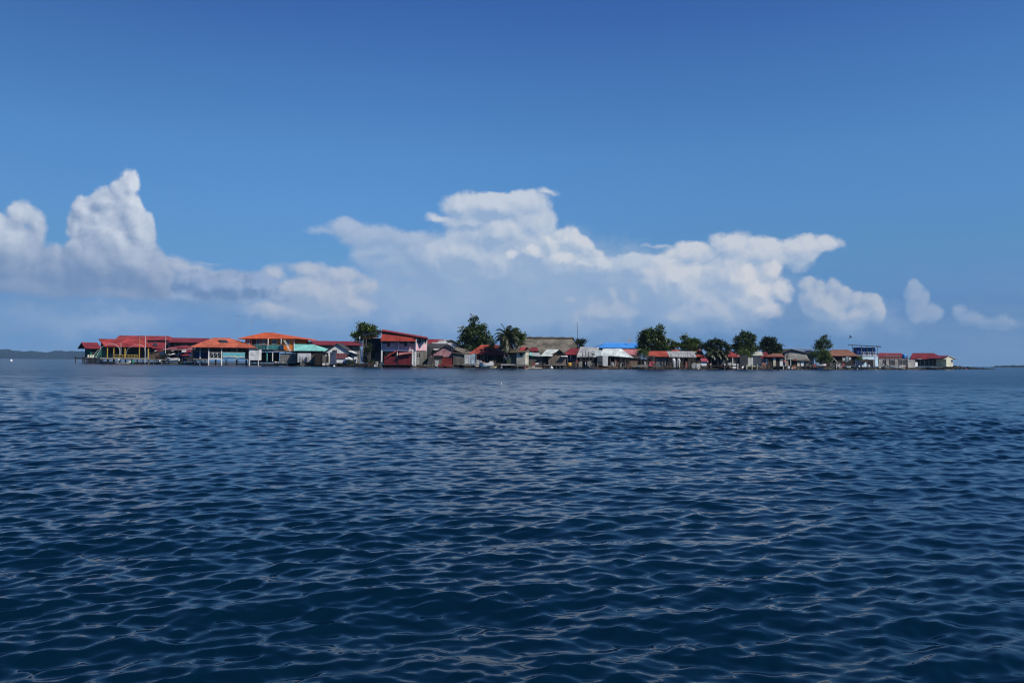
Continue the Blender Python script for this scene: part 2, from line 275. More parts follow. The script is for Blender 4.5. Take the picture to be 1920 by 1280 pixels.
def obj(name, mb, material, parent=None, loc=None, smooth=False):
    me = bpy.data.meshes.new(name); me.from_pydata(mb.v, [], mb.f); me.materials.append(material)
    if smooth: me.polygons.foreach_set('use_smooth', [True] * len(me.polygons))
    me.update(); o = bpy.data.objects.new(name, me); C.objects.link(o)
    if parent is not None: o.parent = parent
    if loc is not None: o.location = loc
    return o
def tag(o, label=None, cat=None, group=None, kind=None):
    for k, v in (('label', label), ('category', cat), ('group', group), ('kind', kind)):
        if v: o[k] = v
    return o
_D = [(-200, 225), (130, 216), (400, 195), (700, 166), (960, 163), (1200, 170), (1400, 191), (1550, 215), (1700, 252), (1800, 300), (1870, 345), (2200, 345)]
def FY(px):                                    # how far out the waterline of the island lies in this direction
    return float(np.interp(px, [a for a, _ in _D], [b for _, b in _D]))
def at(px, py, Y):
    d = ray(px, py); k = Y / d.y; return Vector((d.x * k, Y, CAMH + d.z * k))
HOR = lambda px: 672 + 15.5 * px / 1920
class T:
    """A thing: an Empty at its base, x along its front, y into depth. Pixel columns and rows of the photograph are turned into metres at its own depth."""
    def __init__(s, name, label, cat, px0, px1, o=0., t=0., group=None, Y=None):
        Y = (FY((px0 + px1) / 2) + o) if Y is None else Y
        a = at(px0, HOR(px0), Y); b = at(px1, HOR(px1), Y + t)
        s.P = Vector((a.x, a.y)); u = Vector((b.x - a.x, b.y - a.y)); s.L = u.length; s.u = u / s.L; s.n = Vector((-s.u.y, s.u.x))
        s.r = bpy.data.objects.new(name, None); C.objects.link(s.r); s.r.empty_display_size = .3
        s.r.location = (s.P.x, s.P.y, 0); s.r.rotation_euler.z = math.atan2(s.u.y, s.u.x); tag(s.r, label, cat, group)
    def X(s, px, v=0.):                        # local x of a pixel column at depth v
        d = ray(px, HOR(px)); O = s.P + s.n * v
        k = (O.x * s.u.y - O.y * s.u.x) / (d.x * s.u.y - d.y * s.u.x)
        return (Vector((d.x * k, d.y * k)) - O).dot(s.u)
    def Z(s, py, px, v=0.):
        w = s.P + s.n * v + s.u * s.X(px, v); return at(px, py, w.y).z
    def add(s, name, mb, m, parent=None, smooth=False): return obj(name, mb, m, parent or s.r, smooth=smooth)
    def box(s, name, x0, y0, x1, y1, v0, v1, m, parent=None):
        a, b = s.X(x0, v0), s.X(x1, v0); xm = (x0 + x1) / 2
        return s.add(name, MB().box(a, b, v0, v1, s.Z(y1, xm, v0), s.Z(y0, xm, v0)), m, parent)
    def post(s, px, y0, y1, v, r, m, name='post', n=6):
        x = s.X(px, v); return s.add(name, MB().cyl((x, v, s.Z(y1, px, v)), (x, v, s.Z(y0, px, v)), r, n=n), m)
    def posts(s, pxs, y0, y1, v, r, m, name='post'):
        for p in pxs: s.post(p, y0, y1, v, r, m, name)
    def stilts(s, x0, x1, n, top, d, r=.09, m=None, z0=-.4):
        for i in range(n):
            for v in (.15, d - .15):
                x = s.X(x0, 0) + (s.X(x1, 0) - s.X(x0, 0)) * i / (n - 1)
                s.add('stilt', MB().cyl((x, v, z0), (x, v, top), r, n=6), m or wdk)
    def walls(s, x0, x1, py0, py1, v0, v1, m, gable=None, name='wall'):
        """Closed body; gable=('x', ridge row) ridge along x, ('y', ridge row) ridge along depth."""
        a, b = s.X(x0, v0), s.X(x1, v0); xm = (x0 + x1) / 2; z0, z1 = s.Z(py1, xm, v0), s.Z(py0, xm, v0); mb = MB()
        if not gable: mb.box(a, b, v0, v1, z0, z1)
        elif gable[0] == 'x': mb.prism([(v0, z0), (v1, z0), (v1, z1), ((v0 + v1) / 2, s.Z(gable[1], xm, (v0 + v1) / 2)), (v0, z1)], a, b, 'x')
        else:
            p = s.X(gable[2], v0) if len(gable) > 2 else (a + b) / 2
            mb.prism([(a, z0), (b, z0), (b, z1), (p, s.Z(gable[1], xm, v0)), (a, z1)], v0, v1, 'y')
        return s.add(name, mb, m)
    def roofx(s, x0, x1, rid, eave, d, m, over=.5, th=.12, rx=None, back=None, name='roof'):
        """Gable roof, ridge along the front; x0,x1 its ends at the eave, rx its ends at the ridge (a hip where they differ), depth d."""
        v0, vm, v1 = -over, d / 2, d + over; xm = (x0 + x1) / 2
        ze, zr = s.Z(eave, xm, v0), s.Z(rid, xm, vm)
        a, b = s.X(x0, v0), s.X(x1, v0); ra, rb = (s.X(rx[0], vm), s.X(rx[1], vm)) if rx else (a, b)
        mb = MB(); mb.slab([(a, v0, ze), (b, v0, ze), (rb, vm, zr), (ra, vm, zr)], th); mb.slab([(b, v1, ze), (a, v1, ze), (ra, vm, zr), (rb, vm, zr)], th)
        if rx:
            mb.add([(a, v0, ze), (a, v1, ze), (ra, vm, zr), (a, v0, ze - th), (a, v1, ze - th), (ra, vm, zr - th)], [(0, 2, 1), (3, 4, 5), (0, 1, 4, 3)])
            mb.add([(b, v0, ze), (b, v1, ze), (rb, vm, zr), (b, v0, ze - th), (b, v1, ze - th), (rb, vm, zr - th)], [(0, 1, 2), (3, 5, 4), (0, 3, 4, 1)])
        r = s.add(name, mb, m)
        if th > .05 and m not in (thatch, dth):
            cap = MB(); cap.tube([(ra, vm, zr + .02), (rb, vm, zr + .02)], .09, 5); s.add('ridge_cap', cap, m, r)
        return r
    def roofy(s, xl, xr, pk, rid, eave, d, m, over=.4, th=.1, eaver=None, name='roof'):
        """Gable roof whose triangle faces the water: pk the column of the peak."""
        v0 = -over; a, b, p = s.X(xl, v0), s.X(xr, v0), s.X(pk, v0); za, zb, zp = s.Z(eave, xl, v0), s.Z(eaver or eave, xr, v0), s.Z(rid, pk, v0)
        mb = MB(); mb.slab([(a, v0, za), (p, v0, zp), (p, d + over, zp), (a, d + over, za)], th); mb.slab([(p, v0, zp), (b, v0, zb), (b, d + over, zb), (p, d + over, zp)], th)
        return s.add(name, mb, m)
    def shed(s, q, v0, v1, m, th=.1, name='roof'):
        """Single slope: q = [(px,py) front left, front right, back right, back left]."""
        p = [(s.X(q[0][0], v0), v0, s.Z(q[0][1], q[0][0], v0)), (s.X(q[1][0], v0), v0, s.Z(q[1][1], q[1][0], v0)), (s.X(q[2][0], v1), v1, s.Z(q[2][1], q[2][0], v1)), (s.X(q[3][0], v1), v1, s.Z(q[3][1], q[3][0], v1))]
        return s.add(name, MB().slab(p, th), m)
    def window(s, x0, y0, x1, y1, v=0., fr=cwh, n=1, gl=None, name='window'):
        g = s.box(name, x0, y0, x1, y1, v - .03, v + .05, gl or gls)
        a, b = s.X(x0, v), s.X(x1, v); xm = (x0 + x1) / 2; z0, z1 = s.Z(y1, xm, v), s.Z(y0, xm, v); w = .07; mb = MB()
        mb.box(a - w, a, v - .07, v, z0, z1); mb.box(b, b + w, v - .07, v, z0, z1); mb.box(a - w, b + w, v - .07, v, z1, z1 + w); mb.box(a - w, b + w, v - .08, v, z0 - w, z0)
        for i in range(1, n + 1): x = a + (b - a) * i / (n + 1); mb.box(x - .025, x + .025, v - .06, v - .03, z0, z1)
        s.add('frame', mb, fr, g); return g
    def rail(s, x0, x1, y0, y1, v, m, n=6, cross=False, name='railing'):
        a, b = s.X(x0, v), s.X(x1, v); xm = (x0 + x1) / 2; z0, z1 = s.Z(y1, xm, v), s.Z(y0, xm, v); mb = MB()
        mb.box(a, b, v - .04, v + .04, z1 - .09, z1); mb.box(a, b, v - .04, v + .04, z0, z0 + .09)
        for i in range(n + 1):
            x = a + (b - a) * i / n; mb.box(x - .04, x + .04, v - .035, v + .035, z0 + .09, z1 - .09)
        if cross:
            for i in range(n):
                x, y = a + (b - a) * i / n, a + (b - a) * (i + 1) / n; mb.cyl((x + .05, v, z0 + .1), (y - .05, v, z1 - .1), .035, n=4)
        return s.add(name, mb, m)
    def fence(s, x0, x1, y0, y1, v, m, name='plank_panel', rnd=None, gap=.02, w=.16, jag=.12):
        rnd = rnd or random; a, b = s.X(x0, v), s.X(x1, v); xm = (x0 + x1) / 2; z0, z1 = s.Z(y1, xm, v), s.Z(y0, xm, v); mb = MB(); x = a
        while x < b - .03:
            ww = min(rnd.uniform(.7, 1.3) * w, b - x); dz = rnd.uniform(-jag, jag * .6); o_ = rnd.uniform(0, .03)
            mb.box(x, x + ww - gap, v + o_, v + .04 + o_, z0 + rnd.uniform(-.04, .04), z1 + dz); x += ww
        return s.add(name, mb, m)
def single(name, label, cat, px, py, Y, build, m, group=None, smooth=False):
    """A one-mesh thing at a pixel of the photograph, built round its own base point."""
    p = at(px, py, Y); mb = MB(); build(mb); return tag(obj(name, mb, m, loc=p, smooth=smooth), label, cat, group)
# ================================================================== the sea
def make_sea():
    AY, TH, R0_, R1_ = -3.0, R(64), 2.0, 520.
    tf = np.linspace(-TH, TH, 1250); tcoarse = np.linspace(TH, 2 * math.pi - TH, 26)[1:-1]
    th = np.concatenate([tf, tcoarse]); nT = len(th)
    rr = [R0_]
    while rr[-1] < R1_: rr.append(rr[-1] * 1.0030)
    nf = len(rr); rr += [700, 1000, 1500, 2300, 3500, 5200, 7400]; rr = np.array(rr); nR = len(rr)
    Rg, Tg = np.meshgrid(rr, th, indexing='ij'); X = Rg * np.sin(Tg); Y = AY + Rg * np.cos(Tg)
    Z = np.zeros_like(X); DX = np.zeros_like(X); DY = np.zeros_like(X)
    rs = np.random.RandomState(11)
    cell = np.maximum(Rg * .0030, Rg * (tf[1] - tf[0]))
    # gust patches: slow changes of roughness over the water
    G = np.ones_like(X)
    for i in range(9):
        lam = rs.uniform(10, 90); a = rs.uniform(0, math.pi); G += .12 * np.sin((X * math.cos(a) + Y * math.sin(a)) * 2 * math.pi / lam + rs.uniform(0, 6.28) + 1.5 * np.sin(X * .05 + i) + 1.3 * np.sin(Y * .07 + 2 * i))
    G = np.clip(G, .45, 1.7)
    main = R(107)                               # travel direction of the chop: crests climb a little to the right
    VAR = np.zeros_like(X)
    for i in range(140):
        lam = math.exp(rs.uniform(math.log(.042), math.log(2.0))); k = 2 * math.pi / lam
        sp_ = .34 + .26 * min(1, .3 / lam); a = main + rs.normal() * sp_
        slope = .054 if lam < .15 else .054 * (.15 / lam) ** (.55 if lam < .7 else .72)
        if lam < .05: slope *= .75
        A = slope / k; f = np.clip((lam / cell - 2.0) / 2.0, 0, 1); VAR += slope ** 2 / 2 * (1 - f * f)
        if f.max() <= 0: continue
        ph = k * (X * math.cos(a) + Y * math.sin(a)) + rs.uniform(0, 6.28)
        W_ = A * f * G; Z += W_ * np.sin(ph); q = .8
        DX += q * W_ * np.cos(ph) * math.cos(a); DY += q * W_ * np.cos(ph) * math.sin(a)
    edge = np.clip((TH - np.abs(np.where(Tg > math.pi, Tg - 2 * math.pi, Tg))) / R(6), 0, 1) * np.clip((R1_ - Rg) / 120, 0, 1) * np.clip((Rg - R0_) / .4, 0, 1)
    X = X + DX * edge; Y = Y + DY * edge; Z = Z * edge
    V = np.stack([X, Y, Z], -1).reshape(-1, 3); V = np.concatenate([V, [[0, AY, 0]]])
    i = np.arange(nR - 1)[:, None] * nT; j = np.arange(nT)[None, :]; jn = (j + 1) % nT
    q = np.stack([i + j, i + nT + j, i + nT + jn, i + jn], -1).reshape(-1, 4)
    tri = np.stack([np.full(nT, len(V) - 1), np.arange(nT), (np.arange(nT) + 1) % nT], -1)
    me = bpy.data.meshes.new('sea'); me.vertices.add(len(V)); me.vertices.foreach_set('co', V.astype(np.float32).ravel())
    nl = len(q) * 4 + len(tri) * 3; me.loops.add(nl); me.polygons.add(len(q) + len(tri))
    me.loops.foreach_set('vertex_index', np.concatenate([q.ravel()[:], tri.ravel()]).astype(np.int32))
    ls = np.concatenate([np.arange(len(q)) * 4, len(q) * 4 + np.arange(len(tri)) * 3]).astype(np.int32)
    me.polygons.foreach_set('loop_start', ls)
    me.polygons.foreach_set('use_smooth', np.ones(len(ls), bool)); me.update(calc_edges=True)
    at_ = me.attributes.new('fine', 'FLOAT', 'POINT'); at_.data.foreach_set('value', np.append(np.clip((2 * VAR * G ** 2) ** .25 * .62 * np.clip((Rg - 12) / 90, 0, 1), .05, .24), .3).astype(np.float32).ravel())
    M = bpy.data.materials.new('sea_water'); M.use_nodes = True; t = M.node_tree; b = t.nodes['Principled BSDF']; L = t.links.new
    b.inputs['Base Color'].default_value = (.0006, .0105, .025, 1); b.inputs['Roughness'].default_value = .07; b.inputs['IOR'].default_value = 1.333; b.inputs['Specular IOR Level'].default_value = .32
    tc = t.nodes.new('ShaderNodeTexCoord'); prev = None
    big = t.nodes.new('ShaderNodeTexNoise'); big.inputs['Scale'].default_value = .035; big.inputs['Detail'].default_value = 4; L(tc.outputs['Object'], big.inputs['Vector'])
    mr = t.nodes.new('ShaderNodeMapRange'); L(big.outputs[0], mr.inputs[0]); mr.inputs[1].default_value = .35; mr.inputs[2].default_value = .65; mr.inputs[3].default_value = .55; mr.inputs[4].default_value = 1.25
    for sc, st, dist, sx in ((6.0, .45, .020, 2.0), (16, .3, .008, 1.6)):
        mp = t.nodes.new('ShaderNodeMapping'); mp.inputs['Scale'].default_value = (1 / sx, 1, 1); mp.inputs['Rotation'].default_value = (0, 0, R(13)); L(tc.outputs['Object'], mp.inputs[0])
        n = t.nodes.new('ShaderNodeTexNoise'); n.inputs['Scale'].default_value = sc; n.inputs['Detail'].default_value = 3; n.inputs['Roughness'].default_value = .5; L(mp.outputs[0], n.inputs['Vector'])
        bp = t.nodes.new('ShaderNodeBump'); bp.inputs['Distance'].default_value = dist; L(n.outputs[0], bp.inputs['Height'])
        ml = t.nodes.new('ShaderNodeMath'); ml.operation = 'MULTIPLY'; ml.inputs[1].default_value = st; L(mr.outputs[0], ml.inputs[0]); L(ml.outputs[0], bp.inputs['Strength'])
        if prev: L(prev.outputs[0], bp.inputs['Normal'])
        prev = bp
    L(prev.outputs[0], b.inputs['Normal'])
    an = t.nodes.new('ShaderNodeAttribute'); an.attribute_name = 'fine'; L(an.outputs['Fac'], b.inputs['Roughness'])
    me.materials.append(M); o = bpy.data.objects.new('sea', me); C.objects.link(o); tag(o, kind='structure')
make_sea()
# ================================================================== island ground
def make_ground():
    pxs = [540 + 8 * i for i in range(int((1800 - 540) / 8) + 1)]; rnd = random.Random(3); v = []; f = []
    prof = [(-.6, -.5), (.6, .05), (1.6, .32), (4, .45), (12, .55), (30, .6), (55, .5), (70, -.5)]
    for p in pxs:
        Yb = FY(p); e = min(1, (p - 540) / 80)
        for k, (dv, z) in enumerate(prof):
            a = at(p, HOR(p), Yb + 2.2 + dv * (1 if k < 4 else e) + rnd.uniform(-.5, .5)); v.append((a.x, a.y, z + rnd.uniform(-.06, .06)))
    n = len(prof)
    for i in range(len(pxs) - 1):
        for k in range(n - 1): f.append((i * n + k, (i + 1) * n + k, (i + 1) * n + k + 1, i * n + k + 1))
    mb = MB(); mb.v = v; mb.f = f; tag(obj('ground', mb, dirt), kind='structure')
    mb = MB()                                  # low inlet bank behind the stilted houses on the left
    v = []; f = []
    for p in range(250, 561, 10):
        for dv, z in ((16, -.5), (17.5, .15), (24, .4), (50, .4), (62, -.5)):
            a = at(p, HOR(p), FY(p) + dv + rnd.uniform(-.8, .8)); v.append((a.x, a.y, z))
    for i in range(31):
        for k in range(4): f.append((i * 5 + k, (i + 1) * 5 + k, (i + 1) * 5 + k + 1, i * 5 + k + 1))
    mb.v = v; mb.f = f; tag(obj('shore_bank', mb, dirt), kind='structure')
    mb = MB(); v = []; f = []                  # the little beach
    for i, p in enumerate(range(984, 1020, 3)):
        for dv, z in ((-.9, -.12), (.3, .16), (2.4, .38), (4.5, .50)):
            a = at(p, HOR(p), FY(p) + 1.0 + dv); v.append((a.x, a.y, z))
    for i in range(11):
        for k in range(3): f.append((i * 4 + k, (i + 1) * 4 + k, (i + 1) * 4 + k + 1, i * 4 + k + 1))
    mb.v = v; mb.f = f; tag(obj('beach', mb, sand), kind='structure')
    mb = MB()
    for i in range(4200):                      # rubble and drift along the waterline
        p = rnd.uniform(640, 1790); Yb = FY(p) + rnd.uniform(1.0, 4.2); a = at(p, HOR(p), Yb)
        if 988 < p < 1016 and Yb < FY(p) + 3: continue
        s_ = rnd.uniform(.06, .32); z = .02 + (Yb - FY(p) - 1) * .11
        mb.rock((a.x, a.y, z), s_ * 1.5, s_, s_ * rnd.uniform(.5, 1), rnd) if i % 2 else mb.box(a.x - s_ * 2.2, a.x + s_ * 1.4, a.y, a.y + .1, z, z + .07 + s_ * .3)
    M = mat('rubble_mix', (.10, .09, .07), .95, 'plain', (.02, .018, .016), var=.6, scale=2.5)
    tag(obj('shore_rubble', mb, M), 'stones, sticks and drift litter strewn along the waterline', kind='stuff')
make_ground()
def hill(name, pts, Y, depth, m, base=0):
    rnd = random.Random(5); v = []; f = []; P = []
    for (a, ya), (b, yb) in zip(pts, pts[1:]):
        n = max(1, int((b - a) / 2.0)); P += [(a + (b - a) * i / n, ya + (yb - ya) * i / n) for i in range(n)]
    P.append(pts[-1])
    for p, y in P:
        c = at(p, y, Y); h = max(1., c.z + rnd.uniform(-1, 1) * Y * .0004)
        for k, (dv, q) in enumerate(((-1, -.05), (-.8, .35), (-.5, .62), (-.2, .88), (0, 1), (.5, .6), (1, -.05))):
            v.append((c.x * (1 + dv * depth / Y), Y + dv * depth, h * q * (1 if k in (0, 4) else rnd.uniform(.86, 1.08))))
    for i in range(len(P) - 1):
        for k in range(6): f.append((i * 7 + k, (i + 1) * 7 + k, (i + 1) * 7 + k + 1, i * 7 + k + 1))
    mb = MB(); mb.v = v; mb.f = f; return tag(obj(name, mb, m), kind='structure')
hm = mat('forest_hill', (.004, .012, .013), .95, var=.4, scale=.02)
hill('hills', [(-260, 668), (-180, 656), (-90, 650), (-30, 653), (0, 655), (14, 654), (24, 657), (38, 658), (46, 659), (60, 657), (72, 659), (84, 660.5), (92, 660), (100, 657.5), (112, 657.5), (125, 658), (140, 658), (152, 658), (170, 659), (200, 661), (260, 665), (330, 674)], 4300, 500, hm)
hill('far_shore', [(1858, 688), (1868, 685.2), (1876, 685.4), (1884, 684.6), (1892, 685), (1900, 684.2), (1908, 685), (1920, 684.4), (1945, 684.6), (1990, 685.5), (2060, 689)], 1500, 60, hm)
# ================================================================== small things used again and again
rnd = random.Random(21)
def hull(L, B, H, bow=.35, flat=.5, n=14, sheer=.0):
    """Boat shell along x with bow at +x, keel at z=-H*.25: outer and inner skins joined at the gunwale."""
    mb = MB(); S = []
    for i in range(n + 1):
        t = i / n; w = B / 2 * (1 - max(0, (t - (1 - bow)) / bow) ** 1.8) * (.82 + .18 * min(1, t * 4)); w = max(w, .02)
        zt = H * (.75 + .45 * max(0, (t - .45) / .55) ** 2 + sheer * (1 - t) ** 3); zb = -H * .25 + H * .65 * max(0, (t - .75) / .25) ** 2
        S.append([(L * (t - .5), -w, zt), (L * (t - .5), -w * .85, zb + (zt - zb) * .35), (L * (t - .5), -w * .35, zb), (L * (t - .5), w * .35, zb), (L * (t - .5), w * .85, zb + (zt - zb) * .35), (L * (t - .5), w, zt),
                  (L * (t - .5) * .97, w * .9, zt), (L * (t - .5) * .97, w * .6, zb + .12), (L * (t - .5) * .97, -w * .6, zb + .12), (L * (t - .5) * .97, -w * .9, zt)])
    k = 10; v = [p for r in S for p in r]; f = []
    for i in range(n):
        for j in range(k): f.append((i * k + j, (i + 1) * k + j, (i + 1) * k + (j + 1) % k, i * k + (j + 1) % k))
    f += [tuple(range(k))[::-1], tuple(range(n * k, n * k + k))]
    return mb.add(v, f)
def boat(label, px0, px1, o, m, H=.55, B=1.1, bow=1, cat='boat', name='boat', group=None, engines=0, canopy=None, z=0., seats=2, inner=None, tilt=0.):
    Y = FY((px0 + px1) / 2) + o; a, b = at(px0, HOR(px0), Y), at(px1, HOR(px1), Y); L = (b.x - a.x)
    e = bpy.data.objects.new(name, None); C.objects.link(e); e.location = ((a.x + b.x) / 2, Y, z); e.empty_display_size = .3
    e.rotation_euler = (0, tilt, rnd.uniform(-.1, .1) + (0 if bow > 0 else math.pi)); tag(e, label, cat, group)
    obj('hull', hull(L, B, H), m, e)
    mb = MB()
    for i in range(seats):
        x = L * (-.28 + .5 * i / max(1, seats - 1)); obj('seat', MB().box(x - .12, x + .12, -B * .40, B * .40, H * .52, H * .58), inner or wbr, e)
    for i in range(engines):
        y = (i - (engines - 1) / 2) * .55
        g = obj('outboard_engine', MB().lathe(-L / 2 - .2, y, [(.10, H * .7), (.20, H * .8), (.22, H * .8 + .35), (.16, H * .8 + .55), (.05, H * .8 + .6)], 8, 1.25, .8), hullw, e)
        obj('leg', MB().box(-L / 2 - .26, -L / 2 - .12, y - .05, y + .05, -.35, H * .72), cdk, g)
    if canopy:
        obj('canopy', MB().slab([(-L * .25, -B * .5, 1.75), (L * .2, -B * .5, 1.8), (L * .2, B * .5, 1.8), (-L * .25, B * .5, 1.75)], .07), canopy, e)
        for x in (-L * .23, L * .18):
            for y in (-B * .42, B * .42): obj('canopy_post', MB().cyl((x, y, H * .6), (x, y, 1.72), .03, n=5), mst, e)
    return e
def barrel(label, px, py, o, m, r=.29, h=.85, cat='barrel', group=None, name='barrel'):
    return single(name, label, cat, px, py, FY(px) + o, lambda b: b.lathe(0, 0, [(r * .9, 0), (r, .05), (r, h * .32), (r * 1.05, h * .34), (r, h * .36), (r, h * .64), (r * 1.05, h * .66), (r, h * .68), (r, h - .05), (r * .85, h)], 12), m, group, True)
def buoy(label, px, py, o, m, r=.2, group=None):
    return single('buoy', label, 'buoy', px, py, FY(px) + o, lambda b: b.lathe(0, 0, [(.02, -r), (r * .7, -r * .7), (r, 0), (r * .7, r * .7), (r * .25, r * .95), (r * .2, r * 1.3), (.02, r * 1.35)], 10), m, group, True)
def pole(label, px, y0, y1, o, r, m, cat='post', name='wooden_post', group=None, lean=0.):
    Y = FY(px) + o; z1 = at(px, y0, Y).z; z0 = at(px, y1, Y).z
    return single(name, label, cat, px, y1, Y, lambda b: b.cyl((0, 0, 0), (lean, 0, z1 - z0), r, r * .8, 6), m, group)
def antenna(label, px, y0, y1, o, kind='yagi'):
    Y = FY(px) + o; h = at(px, y0, Y).z - at(px, y1, Y).z; p = at(px, y1, Y)
    e = bpy.data.objects.new('antenna', None); C.objects.link(e); e.location = p; tag(e, label, 'antenna')
    obj('mast', MB().cyl((0, 0, 0), (0, 0, h), .035, .02, 5), mst, e); mb = MB()
    if kind == 'yagi':
        mb.cyl((-.7, 0, h - .12), (.5, 0, h - .12), .02, n=4)
        for i in range(5): x = -.65 + i * .28; mb.cyl((x, -.3, h - .12), (x, .3, h - .12), .014, n=4); mb.cyl((x, 0, h - .3), (x, 0, h + .02), .014, n=4)
        obj('aerial', mb, mst, e)
    elif kind == 'dish':
        mb.lathe(0, 0, [(.02, 0), (.35, .06), (.6, .2)], 12); a = obj('dish', mb, cwh, e); a.location = (0, 0, h); a.rotation_euler = (R(65), 0, R(40))
    return e
def crown(lobes, n, size, Y, rn, dep=.8, clump=26):
    """Leaf blades gathered in clumps over several lobes given in photograph pixels."""
    v = []; f = []; tot = sum(l[2] * l[3] for l in lobes); cs = []
    for cx, cyy, rx, ry in lobes:
        c = at(cx, cyy, Y); s = Y / FPX; rx, rz = rx * s * 1.1, ry * s * 1.08; m_ = max(4, int(clump * math.sqrt(rx * rz) / 1.6 * (rx * rz) ** .5 / 2))
        for k in range(m_):
            d = Vector((rn.gauss(0, 1), rn.gauss(0, 1), rn.gauss(0, 1))).normalized() * rn.uniform(.45, .96)
            cs.append((Vector((c.x + d.x * rx, Y + d.y * rx * dep, c.z + d.z * rz)), d))
    per = max(5, int(n * 1.4) // len(cs))
    for c, d in cs:
        sp = rn.uniform(.28, .5)
        for k in range(per):
            p = c + Vector((rn.gauss(0, sp), rn.gauss(0, sp), rn.gauss(0, sp * .7))); a = Vector((rn.gauss(0, 1), rn.gauss(0, 1), rn.gauss(0, .6) - .2)).normalized()
            L0 = 0; b = a.cross(Vector((rn.gauss(0, .5), rn.gauss(0, .5), 1))).normalized(); L = size * 1.2 * rn.uniform(.6, 1.3); w = L * .5; i = len(v)
            v += [p - a * L * .5, p + b * w * .5, p + a * L * .5 - Vector((0, 0, L * .12)), p - b * w * .5]; f.append((i, i + 1, i + 2, i + 3))
    mb = MB(); mb.v = [tuple(q) for q in v]; mb.f = f; return mb, cs
def tree(label, lobes, base, o, m, n=2200, size=.42, seed=1, cat='tree', name='broadleaf_tree', group=None, clump=26, trunk=.16, limbs=7):
    rn = random.Random(seed); Y = FY(base) + o; mb, cs = crown(lobes, n, size, Y, rn, clump=clump)
    b = at(base, HOR(base), Y); b.z = .3
    e = bpy.data.objects.new(name, None); C.objects.link(e); e.location = b; tag(e, label, cat, group or 'trees among the houses')
    mb.v = [(x - b.x, y - b.y, z - b.z) for x, y, z in mb.v]; obj('crown', mb, m, e)
    cx = sum(l[0] * l[2] * l[3] for l in lobes) / sum(l[2] * l[3] for l in lobes); bot = min(c[0].z for c in cs)
    fork = at(cx, 640, Y); fork.z = bot * .6 + .9; fork -= b; tb = MB(); tb.tube([(0, 0, -.4), (fork.x * .4 + .1, .1, fork.z * .5), fork], [trunk * 1.3, trunk, trunk * .85], 7)
    for c, d in rn.sample(cs, min(limbs * 2, len(cs))):
        q = c - b; mid = fork.lerp(q, .5) + Vector((rn.uniform(-.2, .2), rn.uniform(-.2, .2), .1)); tb.tube([fork, mid, q], [trunk * .6, trunk * .38, trunk * .14], 5)
    obj('trunk', tb, bark, e, smooth=True); return e
def palm(label, px, py, base, o, spans, seed=4, m=None, name='coconut_palm', nfr=20, Lf=3.4, trunk=.15, group=None, baseY=688):
    rn = random.Random(seed); Y = FY(px) + o; top = at(px, py, Y); b = at(base, baseY, Y); b.z = .3
    e = bpy.data.objects.new(name, None); C.objects.link(e); e.location = b; tag(e, label, 'palm tree', group); h = top - b
    obj('trunk', MB().tube([(0, 0, -.3), (h.x * .15, 0, h.z * .35), (h.x * .5, 0, h.z * .7), h], [trunk * 1.5, trunk, trunk * .9, trunk * .8], 8), bark, e, smooth=True)
    for i in range(nfr):
        az = 2 * math.pi * i / nfr + rn.uniform(-.2, .2); el = spans[i % len(spans)] + rn.uniform(-.12, .12); L = Lf * rn.uniform(.85, 1.12)
        mb = MB(); P = []; d = Vector((math.cos(az) * math.cos(el), math.sin(az) * math.cos(el), math.sin(el))); p = Vector(h)
        droop = rn.uniform(.13, .2)
        for k in range(13): P.append(p.copy()); p = p + d * (L / 12); d = (d + Vector((0, 0, -droop * (.5 + k / 10)))).normalized()
        mb.tube(P, [.035 * (1 - k / 14) for k in range(13)], 4)
        for k in range(1, 13):
            q = P[k]; t = (P[k] - P[k - 1]).normalized(); side = t.cross(Vector((0, 0, 1))).normalized()
            ll = L * .25 * math.sin(math.pi * (.12 + .8 * k / 13)) + .12
            for sgn in (-1, 1):
                for rep in range(2):
                    q2 = q - t * (L / 24 * rep); w = side * sgn; tip = q2 + w * ll * .75 + t * ll * .45 + Vector((0, 0, -ll * rn.uniform(.35, .8))); j = len(mb.v); m2 = q2.lerp(tip, .5) + Vector((0, 0, ll * .08))
                    mb.v += [tuple(q2 + t * .07), tuple(m2 + t * .07), tuple(tip), tuple(m2 - t * .07), tuple(q2 - t * .07)]; mb.f += [(j, j + 1, j + 2, j + 3, j + 4)]
        obj('frond', mb, m or lfp, e)
    return e
def bush(label, lobes, o, m, n=900, size=.3, seed=1, name='shrub', clump=26, group=None):
    rn = random.Random(seed); px = lobes[0][0]; Y = FY(px) + o; mb, cs = crown(lobes, n, size, Y, rn, clump=clump); b = at(px, HOR(px), Y); b.z = .3
    e = bpy.data.objects.new(name, None); C.objects.link(e); e.location = b; tag(e, label, 'shrub', group)
    mb.v = [(x - b.x, y - b.y, z - b.z) for x, y, z in mb.v]; obj('foliage', mb, m, e); sb = MB()
    for c, d in rn.sample(cs, min(8, len(cs))): sb.tube([(0, 0, -.2), (c - b).lerp(Vector(), .5), c - b], [.06, .04, .02], 4)
    obj('stem', sb, bark, e); return e
